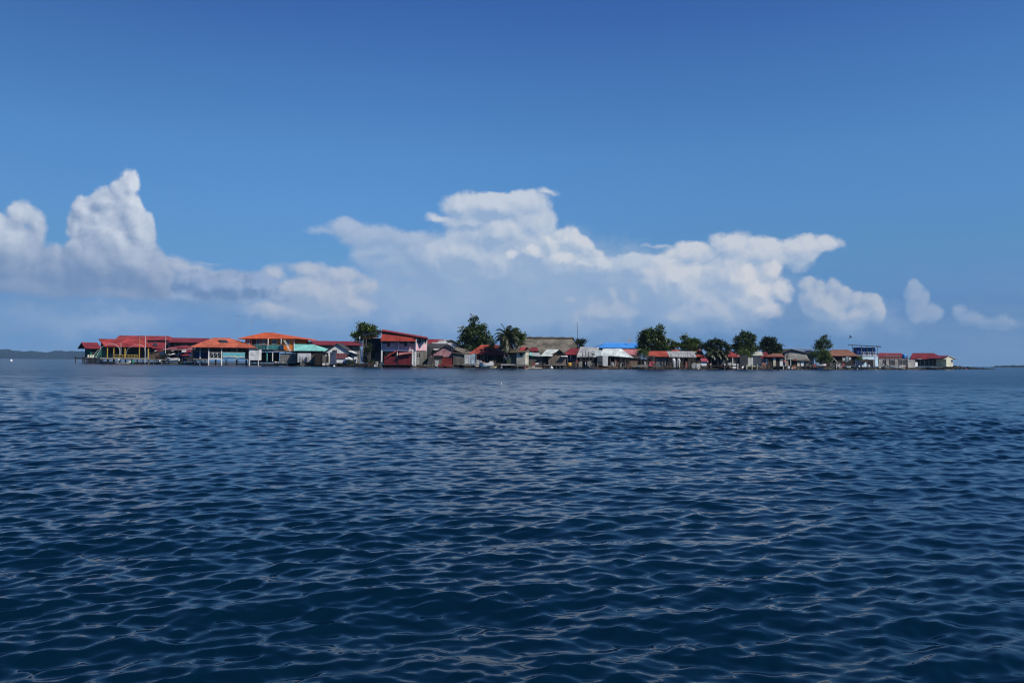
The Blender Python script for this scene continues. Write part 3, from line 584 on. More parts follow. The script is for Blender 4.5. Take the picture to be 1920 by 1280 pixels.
def person(label, px, feet, head, o, top, trousers, yaw=0., pose='stand'):
    Y = FY(px) + o; p = at(px, feet, Y); h = at(px, head, Y).z - p.z; k = h / 1.7
    J = {'pel': (0, 0, .92), 'ab': (0, .01, 1.1), 'ch': (0, 0, 1.3), 'nk': (0, 0, 1.46), 'hd': (0, -.02, 1.58), 'tp': (0, -.01, 1.7), 'nose': (0, -.12, 1.57)}
    for s, n_ in ((-1, 'l'), (1, 'r')):
        J.update({n_ + 'sh': (.18 * s, 0, 1.40), n_ + 'el': (.27 * s, .03 + (-.05 if s > 0 else 0), 1.13), n_ + 'wr': (.29 * s, -.10 if s > 0 else -.03, .90), n_ + 'ha': (.29 * s, -.14 if s > 0 else -.05, .80),
                  n_ + 'hp': (.10 * s, 0, .88), n_ + 'kn': (.12 * s, -.03, .48), n_ + 'an': (.13 * s, .02, .08), n_ + 'to': (.14 * s, -.16, .03)})
    rad = dict(pel=.13, ab=.12, ch=.14, nk=.055, hd=.095, tp=.07, nose=.02); rad.update({n_ + q: r_ for n_ in 'lr' for q, r_ in (('sh', .06), ('el', .042), ('wr', .03), ('ha', .035), ('hp', .09), ('kn', .058), ('an', .038), ('to', .035))})
    E = [('pel', 'ab'), ('ab', 'ch'), ('ch', 'nk'), ('nk', 'hd'), ('hd', 'tp'), ('hd', 'nose')]
    for n_ in 'lr': E += [('ch', n_ + 'sh'), (n_ + 'sh', n_ + 'el'), (n_ + 'el', n_ + 'wr'), (n_ + 'wr', n_ + 'ha'), ('pel', n_ + 'hp'), (n_ + 'hp', n_ + 'kn'), (n_ + 'kn', n_ + 'an'), (n_ + 'an', n_ + 'to')]
    ks = list(J); me = bpy.data.meshes.new('person'); me.from_pydata([tuple(c * k for c in J[q]) for q in ks], [(ks.index(a), ks.index(b)) for a, b in E], [])
    o_ = bpy.data.objects.new('person', me); C.objects.link(o_); o_.location = p; o_.rotation_euler.z = yaw; me.materials.append(skin_m)
    md = o_.modifiers.new('skin', 'SKIN')
    for i, q in enumerate(ks): me.skin_vertices[0].data[i].radius = (rad[q] * k, rad[q] * k * .85)
    me.skin_vertices[0].data[0].use_root = True; o_.modifiers.new('sub', 'SUBSURF').levels = 1; o_.modifiers['sub'].render_levels = 1
    tag(o_, label, 'person')
    obj('shirt', MB().lathe(0, 0, [(q * k, z * k) for q, z in ((.17, .88), (.165, 1.05), (.185, 1.25), (.20, 1.38), (.13, 1.46), (.07, 1.48))], 12, 1, .8), top, o_, smooth=True)
    for s in (-1, 1): obj('sleeve', MB().cyl((.17 * s * k, 0, 1.41 * k), (.25 * s * k, .02 * k, 1.2 * k), .075 * k, .065 * k, 8), top, o_, smooth=True)
    tb = MB().lathe(0, 0, [(.175 * k, .8 * k), (.17 * k, .93 * k)], 12, 1, .8)
    for s in (-1, 1): tb.cyl((.10 * s * k, 0, .86 * k), (.12 * s * k, -.03 * k, .45 * k), .105 * k, .08 * k, 8)
    obj('shorts', tb, trousers, o_, smooth=True)
    obj('hair', MB().lathe(0, .015 * k, [(.10 * k, 1.56 * k), (.115 * k, 1.62 * k), (.10 * k, 1.69 * k), (.05 * k, 1.73 * k), (.01, 1.735 * k)], 10), hair_m, o_, smooth=True)
    return o_
def bird(label, px, py, Y, span, m, yaw, bank, fork=True):
    p = at(px, py, Y); s = span; mb = MB()
    mb.tube([(0, -.28 * s, 0), (0, -.16 * s, .0), (0, 0, 0), (0, .16 * s, 0), (0, .30 * s, 0)], [.008 * s, .035 * s, .05 * s, .035 * s, .008 * s], 7)
    for sg in (-1, 1):
        mb.slab([(sg * .02 * s, -.08 * s, .02 * s), (sg * .24 * s, -.15 * s, .10 * s), (sg * .24 * s, -.03 * s, .10 * s), (sg * .02 * s, .08 * s, .02 * s)], .008 * s)
        mb.slab([(sg * .24 * s, -.15 * s, .10 * s), (sg * .5 * s, .04 * s, .06 * s), (sg * .49 * s, .06 * s, .06 * s), (sg * .24 * s, -.03 * s, .10 * s)], .006 * s)
        mb.slab([(0, .22 * s, 0), (sg * .07 * s, .42 * s, 0), (sg * .05 * s, .42 * s, 0), (0, .28 * s, 0)], .006 * s)
    o_ = obj('bird', mb, m, loc=p); o_.rotation_euler = (bank[0], bank[1], yaw); return tag(o_, label, 'bird')
# ================================================================== LEFT END: halls on stilts
t = T('community_hall', 'long stilted hall with a red gable roof, green walls and yellow posts', 'hall', 185, 278, 2, 5)
t.walls(190, 276, 650, 671, 1.6, 7.5, cgn, ('x', 639)); t.roofx(196, 285, 636.5, 650, 8.5, red, over=1.0, rx=(184, 272))
t.add('gable_panel', MB().prism([(-.7, t.Z(650, 196, -.7)), (9.2, t.Z(650, 196, -.7)), (4.25, t.Z(637.5, 190, 4.2))], t.X(186, 4) + .4, t.X(186, 4) + .5, 'x'), red2)  # shade on the gable end put into its darker red
t.box('deck', 187, 670.5, 281, 673.5, -1.0, 8, wpk)
for px in (201, 213, 234, 261, 278): t.post(px, 650, 671, -.6, .12, yel, 'post', 8)
t.rail(213, 258, 665, 670, -.7, yel, 8)
for a, b in ((203, 211), (216, 232), (237, 258)): t.window(a + 1, 654, b - 1, 663, 1.6, wdk, 2, blk)
t.box('doorway', 263, 653, 271, 670.5, 1.5, 1.7, blk)
t.stilts(190, 279, 9, t.Z(673.5, 230, 0), 8, .13, wpk)
t = T('boat_shed', 'small green shed with a dark red roof jutting out left of the red roofed hall', 'shed', 169, 190, 9, 2)
t.walls(169, 190, 653, 671, 0, 5, cgn); t.roofx(159, 190, 642.5, 653, 5, red2, over=1.0); t.window(173, 656, 178, 664, 0, wdk, 1, blk); t.stilts(169, 190, 3, t.Z(671, 180), 5)
t = T('school_building', 'long low building with a bright red roof standing behind the left hall', 'building', 216, 324, 26, 1)
t.walls(222, 320, 637, 672, .5, 8, cgr); t.roofx(214, 325, 630, 637, 9, red, over=.8, rx=(222, 316))
for i in range(9): t.window(226 + i * 10.3, 639, 231 + i * 10.3, 644, .5, cwh, 1)
t = T('annex', 'low annex under a faded red roof with a solar panel, right of the left hall', 'building', 277, 305, 14, 1)
t.walls(279, 304, 653, 675, .3, 6, wbr); t.roofx(274, 308, 642, 653, 7, red2, over=.6)
z = t.Z(647.5, 290, 1.2); t.add('solar_panel', MB().slab([(t.X(286, 1), .9, t.Z(648, 290, .9) + .12), (t.X(294, 1), .9, t.Z(648, 290, .9) + .12), (t.X(293.5, 2.2), 2.4, t.Z(644, 290, 2.4) + .12), (t.X(287, 2.2), 2.4, t.Z(644, 290, 2.4) + .12)], .05), gls)
t.window(282, 656, 286, 663, .3, wdk, 1, blk)
t = T('warehouse', 'long grey walled warehouse with a maroon roof behind the orange pavilion', 'building', 316, 381, 24, 1)
t.walls(318, 379, 641, 676, .5, 8, cgr); t.roofx(313, 382, 634, 641.5, 9, red2, over=.8)
t.box('doorway', 319, 642, 325, 655, .42, .6, blk); t.box('panel_joint', 344, 642, 345, 655, .42, .55, cdk)
for a in (330, 350, 365): t.window(a, 644, a + 7, 649, .5, cgr, 1, cdk)
# pier and crib at the far left
t = T('pier', 'rickety dark jetty on thin legs at the very left tip', 'pier', 140, 162, 2)
t.box('deck', 140, 670.5, 163, 672.3, 0, 1.4, wdk)
for p in (141.5, 154.5, 157): t.post(p, 668.5, 682, .1, .10, wdk); t.post(p, 670, 682, 1.3, .10, wdk)
t = T('crib_quay', 'dark timber crib quay below the white bollards', 'quay', 161, 188, -.5)
mb = MB(); zt = t.Z(670.8, 175)
for k in range(9):
    z = -.3 + (zt + .3) * k / 9
    mb.box(t.X(161), t.X(188), .02 + .1 * (k % 2), .3 + .1 * (k % 2), z, z + .15); mb.box(t.X(161) + .1 * (k % 2), t.X(161) + .4, .3, 4, z, z + .15)
for k in range(6): x = t.X(161.5) + (t.X(187.5) - t.X(161.5)) * k / 5; mb.cyl((x, -.08, -.4), (x, -.08, zt - .05), .1, n=6)
t.add('crib_wall', mb, wdk); t.box('deck', 160.5, 670, 188.5, 671.2, -.1, 4, wpk)
for i, px in enumerate((165.5, 170, 174.3, 180.3, 187)):
    single('bollard', 'white cylinder bollard in the row of five on the crib quay', 'bollard', px, 670, FY(170) + (.2 if i != 2 else .6), lambda b: b.lathe(0, 0, [(.26, 0), (.26, .62), (.22, .68)], 10), mat('bollard_white', (.66, .65, .52), .7), 'bollards on the crib quay')
def hoop(label, pts, o, r=.05):
    Y = FY(200) + o; p0 = at(*pts[0], Y); P = [at(x, y, Y) - p0 for x, y in pts]
    Q = []
    for i in range(len(P) - 1):
        a, b = P[max(i - 1, 0)], P[i]; c, d = P[i + 1], P[min(i + 2, len(P) - 1)]
        for k in range(5):
            u = k / 5; Q.append(.5 * ((2 * b) + (c - a) * u + (2 * a - 5 * b + 4 * c - d) * u * u + (3 * b - a - 3 * c + d) * u ** 3))
    Q.append(P[-1]); tag(obj('pipe_hoop', MB().tube(Q, r, 6), cwh, loc=p0), label, 'pipe hoop')
hoop('large bent white pipe arching from the crib quay over the green wall', [(176, 666), (184, 656), (194, 649), (205, 645), (215, 645.5), (221, 649), (224.5, 656), (224, 665)], -.2)
hoop('short slanting white pipe on the crib quay', [(182, 666), (185, 660), (189, 653.5)], -.15)
hoop('faint bent pipe arching before the yellow posts', [(236, 664), (240, 654), (250, 648), (262, 646), (270, 651), (272, 660)], -.3, .03)
pole('thin white pole rising from the hall deck by the pipe arch', 226.5, 642, 665, .0, .05, cwh, 'pole', 'pole')
for px, a, b, l, m in ((261.5, 632, 670, 'tall yellow flag pole before the right part of the hall', yel), (271.8, 629, 681, 'tall white and yellow post standing in the water by the hall deck', cwh), (310.2, 631, 662, 'white ship-style mast beside the litter heap', cwh)): pole(l, px, a, b, -1.2, .06, m, 'pole', 'pole')
single('flag', 'small orange pennant on the pole by the hall', 'flag', 271.8, 640, FY(272) - 1.2, lambda b: b.add([(0, 0, 0), (.45, .1, .3), (.0, 0, .9), (0, .02, 0), (.45, .12, .3), (.0, .02, .9)], [(0, 1, 2), (5, 4, 3), (0, 3, 4, 1), (1, 4, 5, 2), (2, 5, 3, 0)]), org)
boat('dark blue wooden canoe with a raised bow moored below the crib quay', 186, 217, -2.5, hulld, .75, 1.2, -1, seats=3)
boat('low beige dugout moored in front of the hall deck', 218, 246, -2, mat('beige_hull', (.40, .37, .28), .8), .42, .8, 1, seats=2)
barrel('green barrel floating under the hall deck', 249, 681, -1.2, gdk, .4, .8)
for px, y in ((243, 681), (222, 676.5), (292, 678), (299, 679)): barrel('pale plastic drum wedged under the left decks', px, y, -.8 if px < 260 else 0, tarp, .3, .6, 'drum', 'drums under the left decks', 'drum')
single('tyre', 'black tyre hung on the railing of the hall', 'tyre', 230.5, 668.5, FY(230) - 1.3, lambda b: b.tube([(math.cos(a) * .3, 0, math.sin(a) * .3) for a in [2 * math.pi * i / 14 for i in range(15)]], .1, 6), rub)
person('person in dark clothes standing on the hall deck at a post', 212, 671, 661.5, 1.3, cdk, cdb)
# walkway right of the hall
t = T('walkway', 'grey plank walkway on crooked posts running right from the hall', 'walkway', 276, 318, 0)
t.box('deck', 276, 673.5, 318, 675.2, 0, 2, wpk)
for p in (280, 288, 296, 303, 311, 316): t.post(p, 672, 683, .1, .1, wgry)
# the litter yard
t = T('lean_to', 'collapsed lean-to with red and grey sheets over the boat yard', 'shed', 296, 362, 7)
t.shed([(300, 655), (362, 655), (362, 652), (318, 652)], 0, 4, pinkr); t.shed([(316, 650.5), (344, 652), (362, 651), (350, 647)], 1, 5, red2, name='roof'); t.posts((302, 318, 334, 350, 361), 652, 678, .1, .09, wdk)
t.box('back_wall', 298, 656, 362, 678, 3.4, 3.6, cdk); t.box('blue_sheet', 345, 656.5, 358, 667, 1.0, 1.06, cbl)
rn = random.Random(8)
for i in range(26):
    px, py = rn.uniform(288, 352), rn.uniform(657, 675); s = rn.uniform(.4, 1.1); m = rn.choice([tarp, cwh, cdk, wgry, wdk, gzn, cbl, red2, wbr, blk])
    kind = rn.random(); z = max(at(px, py, FY(px) + 3).z, .2)
    nm, ct, lb = ('scrap_sheet', 'scrap sheet', 'crumpled scrap sheet in the litter heap right of the left hall') if kind < .5 else ('crate', 'crate', 'weathered crate in the litter heap right of the left hall') if kind < .75 else ('pole', 'pole', 'loose slanting pole in the litter heap right of the left hall')
    def bld(b, s=s, kind=kind):
        if kind < .5: b.slab([(-s, 0, 0), (s, .2, .15), (s * .8, s, .6 * s), (-s * .7, s * .8, .5 * s)], .05)
        elif kind < .75: b.box(-s / 2, s / 2, 0, s * .6, -.1, s * .5)
        else: b.cyl((-s * 1.6, 0, -.3), (s * 1.6, .3, .5), .05, n=5)
    single(nm, lb, ct, px, py, FY(px) + rn.uniform(1.5, 5), bld, m, 'scrap in the litter heap')
bush('dark net and rope tangle hung beside the litter heap', [(308, 664, 7, 6), (300, 670, 9, 5)], 2.5, lfg if 0 else lf3, 500, .25, 3, 'net_heap')
boat('white hull turned up in the litter heap', 314, 336, 1.5, hullw, .9, 1.4, -1, z=.9, tilt=.12)
boat('olive green launch with a dark awning and two white outboards left of the pavilion', 334, 364, -1, hullg, .8, 1.5, -1, engines=2, canopy=cdb)
for px in (350.5, 372.5, 383): boat('small skiff with a white outboard tilted up left of the pavilion', px - 3, px + 12 if px < 360 else px + 9, -2.2 + .3 * (px - 350) / 10, hulld, .45, 1.0, 1, engines=1, group='skiffs left of the pavilion', name='skiff')
# ---------------------------------------------------------- orange pavilion
t = T('pavilion', 'open waterside pavilion with an orange hip roof, white posts and a painted board', 'pavilion', 362, 468, 0, 1)
t.roofx(353, 480, 634, 651, 9.5, org, over=.9, rx=(397, 431))
t.add('skylight', MB().slab([(t.X(412, 1.8), 1.8, t.Z(642.5, 420, 1.8) + .1), (t.X(428, 1.8), 1.8, t.Z(642.5, 420, 1.8) + .1), (t.X(424, 3), 3.0, t.Z(638.2, 420, 3.) + .1), (t.X(408, 3), 3.0, t.Z(638.2, 420, 3.) + .1)], .05), gls)
for p in (391, 415.3, 467.3): t.post(p, 651, 686, -.2, .14, cwh, 'post', 8)
for p in (362, 375, 444): t.post(p, 651, 686, .8 if p < 400 else 1.4, .12, wdk if p < 370 else cwh)
t.box('deck', 362, 672.3, 468, 674, -.1, 9, wpk); t.box('edge_beam', 391, 671.8, 416, 673.6, -.25, -.1, cwh)
t.rail(392, 415, 660.5, 671, -.1, cwh, 3, True); t.box('back_wall', 362, 652, 468, 672.5, 5, 5.2, cgr)
for a, b in ((417, 424), (426, 431), (446, 452), (455, 465)): t.box('doorway', a, 653, b, 661, 2.9, 3.02, blk)
t.box('side_screen', 364, 660, 391, 672.3, 3.2, 3.3, cdb); t.box('front_wall', 416, 652.5, 466, 662, 3, 3.1, cgr)
t.stilts(364, 466, 6, t.Z(674, 400), 8.6, .1, wdk)
def mural():
    M = bpy.data.materials.new('painted_board'); M.use_nodes = True; tt = M.node_tree; b = tt.nodes['Principled BSDF']; L = tt.links.new
    tc = tt.nodes.new('ShaderNodeTexCoord'); w = tt.nodes.new('ShaderNodeTexNoise'); w.inputs['Scale'].default_value = .9; w.inputs['Detail'].default_value = 5; L(tc.outputs['Object'], w.inputs['Vector'])
    s = tt.nodes.new('ShaderNodeSeparateXYZ'); L(tc.outputs['Generated'], s.inputs[0]); a = tt.nodes.new('ShaderNodeMath'); a.operation = 'MULTIPLY_ADD'; L(w.outputs[0], a.inputs[0]); a.inputs[1].default_value = .9; L(s.outputs[2], a.inputs[2])
    r = tt.nodes.new('ShaderNodeValToRGB'); L(a.outputs[0], r.inputs[0]); e = r.color_ramp.elements
    e[0].position = .35; e[0].color = (.45, .40, .28, 1); e[1].position = 1.15 if 0 else 1.0; e[1].color = (.10, .45, .50, 1)
    for p, c in ((.5, (.06, .22, .38)), (.72, (.04, .16, .34)), (.84, (.55, .60, .55)), (.95, (.62, .50, .25))): q = e.new(p); q.color = (*c, 1)
    L(r.outputs[0], b.inputs['Base Color']); b.inputs['Roughness'].default_value = .6; return M
s = T('painted_board', 'wide board painted in blue, cream and teal waves hung on the pavilion front', 'mural', 417, 459, -.35, .4); s.box('panel', 417.5, 661, 459, 674, 0, .06, mural()); s.box('frame', 417, 660.5, 459.5, 661.2, -.02, .08, cwh)
t = T('privy', 'pale grey panelled waterside cabin on white legs right of the pavilion', 'cabin', 468, 486, -.5)
t.walls(468, 485.5, 654, 675, 0, 1.8, cwh); t.posts((467.7, 484.6), 674, 688, .1, .12, cwh, 'leg'); t.posts((469, 484), 674, 688, 1.7, .1, wgry, 'leg'); t.box('patched_board', 467.5, 658, 476, 665, -.05, 0, cwh); t.box('ragged_roof', 466, 652.8, 486, 654.2, -.2, 2.1, wgry)
t = T('orange_house', 'two storey orange house on stilts with a bright orange hip roof and a teal balcony', 'house', 458, 551, 12, -2)
t.roofx(445, 563, 624, 634.3, 9, org2, over=.5, rx=(492, 513), th=.18)
t.walls(459, 551, 634, 657, .2, 8.8, cor); t.box('shaded_front', 460, 634.5, 501, 656, .12, .2, mat('shaded_orange_wall', (.48, .13, .06), .9))  # left front: shade painted in as a dimmer orange panel
for a, b in ((463, 467), (491, 496)): t.window(a, 637, b, 645, .1, cwh, 1)
t.box('doorway', 472, 637, 479, 646, .05, .15, blk); t.window(481, 636, 486, 646, .1, ctl, 1)
for a, b, c, d in ((510, 637.5, 518, 645), (536, 638.5, 542.5, 646)): t.window(a, b, c, d, .17, cwh, 2)
t.box('balcony_floor', 472, 655, 531, 656.5, -1.3, .1, wdk); t.rail(498, 531, 646.5, 655, -1.25, ctl, 22, name='railing'); t.box('balcony_panel', 498, 647.5, 531, 654.5, -1.2, -1.17, mat('teal_lit', (.22, .52, .46), .7)); t.rail(472, 498, 646.5, 655, -1.25, ctl, 10); t.box('balcony_panel', 472, 647.5, 498, 654.5, -1.2, -1.17, mat('teal_shaded', (.03, .12, .13), .7))  # balcony panels: lit and shaded teal, the left one painted dark for shade
for p in (502, 526.5): t.post(p, 634.5, 656, -1.2, .12, cwh)
t.post(551, 634.5, 658, .1, .12, cwh, 'corner_trim'); t.box('floor_beam', 459, 656.5, 552, 658, .1, 8.8, wpk)
for p in (461, 473, 486, 495, 523, 535, 550): t.post(p, 657, 682, .6, .11, wdk, 'stilt')
t.post(500.5, 657, 677, -.9, .15, ctl, 'stilt'); t.post(511, 656, 677, -1, .13, cwh, 'stilt')
mb = MB(); a, b = (t.X(532, -2), t.Z(638, 532, -2)), (t.X(545, -2), t.Z(661, 545, -2))
for i in range(10): u = i / 9; x, z = a[0] + (b[0] - a[0]) * u, a[1] + (b[1] - a[1]) * u; mb.box(x - .25, x + .25, -2.2, -1.5, z, z + .05)
mb.cyl((a[0], -2.2, a[1]), (b[0], -2.2, b[1]), .06, n=5); mb.cyl((a[0], -1.5, a[1]), (b[0], -1.5, b[1]), .06, n=5); t.add('stairs', mb, cwh)
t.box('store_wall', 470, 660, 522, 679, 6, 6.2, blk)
antenna('tallest thin antenna, left of the orange house', 446, 591, 640, 12); antenna('middle antenna behind the orange house', 472, 600, 630, 14); antenna('short antenna standing on the orange hip roof', 516, 609, 626, 12)
t = T('plank_hut', 'grey horizontal plank hut under the white stairs of the orange house', 'hut', 524, 559, 2.2, .5)
t.walls(525, 559, 662.5, 681, 0, 4, wpk); t.shed([(513, 657.5), (560, 662), (560, 659), (513, 656)], -.4, 4.4, dth)
for i in range(8): t.box('plank', 524.8, 663 + i * 2.2, 559.2, 664.7 + i * 2.2, -.04 - .01 * (i % 2), 0, wpk)
single('raft', 'low plank raft drawn up before the orange house', 'raft', 504, 682.5, FY(504) - .4, lambda b: [b.box(-1.9, 1.9, -.6 + i * .25, -.4 + i * .25, -.06, .06 + .02 * (i % 2)) for i in range(6)], wbr)
for px, s in ((517, .5), (522, .35), (530, .3)): single('stone', 'pale boulder on the shore below the orange house', 'stone', px, 679.5, FY(px) + .6, lambda b, s=s: b.rock((0, 0, 0), s, s * .8, s * .6, rnd), conc, 'pale boulders below the orange house')
t = T('turquoise_house', 'low white shed with a bright turquoise metal roof', 'shed', 556, 604, 5, -1)
t.roofx(551.5, 606, 646, 657.5, 7, teal, over=.6, rx=(551.5, 588)); t.walls(556, 600, 658, 681, .2, 6.5, wdk); t.add('front_wall', MB().box(t.X(558, -.3), t.X(583, -.3), -.35, -.25, t.Z(679, 570, -.3), t.Z(662, 570, -.3)), cwh)
for p in (563, 568, 573, 579): t.post(p, 668, 679, -.5, .04, wdk, 'pole')
t.post(574.5, 669, 679, -.6, .14, wdk, 'stump')
# ================================================================== MIDDLE
t = T('long_house', 'long grey house with a dark red roof and black gable behind the white gabled hut', 'house', 570, 676, 20, 3)
t.walls(590, 676, 646.5, 684, .3, 8, cgr, ('x', 641)); t.roofx(588, 680, 640, 646.5, 8.5, red2, over=.7, rx=(582, 676))
t.add('gable_side', MB().slab([(t.X(588, -.5), -.7, t.Z(647, 590, -.7)), (t.X(570, 8), 9, t.Z(646, 572, 9)), (t.X(576, 4), 4.3, t.Z(640.5, 580, 4.3)), (t.X(584, 4), 4.1, t.Z(640.3, 582, 4.3))], .1), blk)
t.walls(571, 590, 650, 684, 3, 8, cdk, name='side_wall'); t.box('doorway', 655, 650, 660, 660, .22, .35, blk); t.box('eave_shadow_strip', 590, 647, 676, 648.5, .2, .3, cdk)  # dark strip painted in for the shadow under the eave
t = T('white_gable_hut', 'white painted hut with its steep gable facing the water and black eaves', 'hut', 607, 662, 5)
t.walls(609, 660, 661, 681, 0, 6, cwh, ('y', 646, 631)); t.roofy(604.5, 663, 631, 643.5, 661.5, 6, cdk, over=.35, th=.14, eaver=664.5)
t.box('doorway', 613, 662, 615.5, 676, -.05, .1, blk); t.box('dark_opening', 650, 663, 658, 668, -.05, .1, blk); t.box('dark_opening', 606, 661, 615, 664.5, -.06, .05, blk); t.stilts(609, 660, 5, t.Z(681, 630), 6)
t = T('outhouse', 'tall narrow blue-grey sheet metal outhouse over the water', 'outhouse', 618, 630, -.5)
t.walls(618.5, 629.5, 660, 683, 0, 1.3, mat('slate_blue_metal', (.07, .09, .14), .6, 'corr')); t.box('upper_panel', 622.5, 656, 629.5, 660.2, .05, 1.2, cdk); t.posts((618.8, 629.2), 680, 690, .1, .07, wdk, 'stilt'); t.posts((618.8, 629.2), 680, 690, 1.2, .07, wdk, 'stilt')
t = T('lattice_shed', 'small shed with a rust red lattice screen before the white gabled hut', 'shed', 630, 651, 1.5)
t.walls(630, 650.5, 662, 680, .3, 3, cdk); t.box('screen', 630, 662, 650.5, 672.5, 0, .08, rust); t.box('base_wall', 631, 673, 651, 680, .1, .3, cwh)
mb = MB(); a, b = t.X(630.5), t.X(650.3); z0, z1 = t.Z(672, 640), t.Z(663, 640)
for i in range(6): z = z0 + (z1 - z0) * i / 5; mb.box(a, b, -.06, 0, z - .03, z + .03)
for i in range(8): x = a + (b - a) * i / 7; mb.box(x - .03, x + .03, -.08, -.01, z0, z1)
t.add('lattice', mb, pinkr); t.stilts(631, 650, 3, t.Z(680, 640), 2.8)
for a, b, y0, y1, o, l in ((583, 591, 664, 684, 1.5, 'dark slanting plank shack behind the turquoise shed posts'), (590, 604.5, 661, 684, 1, 'very dark upright plank shack between the turquoise shed and the white gabled hut')):
    t = T('plank_shack', l, 'shack', a, b, o); t.walls(a, b, y0 + 1, y1, .1, 3, wdk); t.fence(a, b, y0, y1, 0, wdk if b > 600 else wgry, jag=.3); t.stilts(a, b, 3, t.Z(y1, a), 2.8)
t = T('grey_fence_hut', 'low grey hut with leaning boards left of the outhouse', 'hut', 604, 617, 2)
t.walls(604.5, 616, 667, 684, .3, 3, wgry); t.fence(604.5, 612, 666, 684, .1, wgry); t.box('doorway', 612, 668, 615, 681, .2, .32, blk)
single('skiff', 'pale overturned skiff beside the lattice shed', 'boat', 654, 675, FY(654) + 1.5, lambda b: b.tube([(-1.1, 0, -.3), (-.6, 0, .15), (0, 0, .3), (.6, 0, .1), (1.0, 0, -.3)], [.1, .35, .42, .35, .08], 8), cwh)
barrel('light blue drum lying by the lattice shed', 646, 680, 1, hullb, .35, .5, 'drum', None, 'drum')
pole('thick bleached white pole leaning by the dark frame house', 678, 631, 678, 3, .16, cwh, 'pole', 'pole', None, -.5)
pole('thinner bleached pole before the dark frame house', 679.8, 655, 678, 2.5, .12, cwh, 'pole', 'pole')
tree('round bright green tree behind the dark frame house, left of the pink house', [(686, 622, 19, 17), (672, 630, 11, 12), (700, 622, 11, 11), (682, 612, 11, 6), (690, 634, 15, 6)], 686, 16, lf2, 3600, .42, 2, limbs=9)
# dark frame house + pink house
t = T('frame_house', 'dark blue-black two storey frame house joined to the left of the pink house', 'house', 680, 713, 4, 0)
t.walls(695, 713.5, 634, 681, .6, 6, mat('navy_wall', (.02, .024, .05), .8)); t.box('grey_front', 684, 660, 713, 678, .3, .5, mat('mauve_wall', (.16, .12, .13), .9)); t.shed([(677, 630.5), (714, 622), (714, 619), (680, 628)], -.6, 6, blk, name='roof'); t.shed([(681, 633.2), (711, 631.5), (711, 629.8), (684, 631.8)], -.4, 1.5, red, name='awning', th=.06)
t.posts((681, 686), 632, 679, -.2, .1, wgry); t.rail(681, 697, 645, 651, -.2, wgry, 6); t.box('rear_wall', 680, 636, 697, 680, 3.5, 3.7, wdk); t.box('balcony_floor', 680, 650.5, 697, 652, -.2, 3.5, wdk); t.box('side_boards', 680.5, 661, 697, 679, 1.0, 1.1, mat('mauve_wall', (.16, .12, .13), .9)); t.box('floor_beam', 681, 657.5, 714, 659.5, -.2, 5, wdk)
t.window(695, 661, 703, 671, .25, wgry, 1, blk); t.box('doorway', 684, 662, 689, 678, .2, .32, blk)
bush('dark leafy shrub grown over the frame house balcony', [(693, 650, 6, 7), (684, 656, 5, 5)], 1.5, lf3, 400, .3, 8)
bush('low dark weeds on the rocks below the frame house', [(700, 678, 14, 3), (660, 679, 8, 4)], 1.6, lf3, 500, .25, 9)
t = T('pink_house', 'two storey pink house with a red tiled awning, white columns and a sloping red roof', 'house', 714, 778, 2.2, -1.2)
D_ = 9.0
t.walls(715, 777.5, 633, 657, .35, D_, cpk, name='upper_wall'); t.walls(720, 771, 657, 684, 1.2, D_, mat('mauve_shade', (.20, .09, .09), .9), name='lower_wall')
t.box('floor_band', 714, 655, 779, 658.3, .0, D_ + .1, cwh)
q = [(713, 639), (778.5, 639.5), (780, 632.8), (715.5, 625.5)]
t.shed(q, -1.0, -.1, tile, th=.14, name='tiled_awning')
t.shed([(714.8, 619), (801, 633.4), (801, 631.5), (716, 617)], -.3, D_ + .6, red, th=.16, name='roof'); t.add('roof_gable', MB().slab([(t.X(715), -.15, t.Z(625.5, 715)), (t.X(780), -.15, t.Z(632.8, 780)), (t.X(780), -.1, t.Z(630, 780)), (t.X(715), -.1, t.Z(619.5, 715))], .06), blk)
for a, b, c, d, fr in ((717, 724, 639, 643.5, cdk), (733, 738.5, 639, 643, cwh), (749, 756, 639, 643.5, cdk), (763, 768, 639, 643, cwh), (770, 777, 639, 643.5, cdk)): t.window(a, c, b, d, .32, fr, 1)
t.box('door', 725.5, 640, 730.5, 649.5, .27, .4, red2); t.box('door', 757.5, 640, 763, 649, .27, .4, cdk)
for p in (715.5, 747, 778.3): t.post(p, 639, 656, -.05, .13, cwh, 'column', 8)
for p, r_ in ((715.3, .17), (773, .2), (775.8, .17), (778.8, .16), (744.5, .12)): t.post(p, 657, 686, .0, r_, cwh, 'column', 8)
t.fence(720, 744, 668, 683.5, -.7, red2, name='red_sheet_screen', jag=.08, w=.28); t.fence(746, 770, 664.5, 683.5, -.9, red2, name='red_sheet_screen', jag=.08, w=.28); t.shed([(747, 665.5), (773, 661.5), (773, 657.8), (748, 660)], -1.4, .6, pinkr, name='porch_roof', th=.06)
t.shed([(721, 672), (745, 658), (748, 656), (735, 658)], -.9, .3, red, name='stair_canopy', th=.06); t.box('doorway', 722, 659, 744, 672, -.1, .1, blk); t.box('lower_deck', 719, 683.5, 771, 685, -1.4, 1, wdk); t.posts((720.5, 733, 745, 758, 770), 684, 691, -1.2, .1, wdk, 'stilt'); t.rail(752, 768, 676, 683, -1.3, red2, 6)
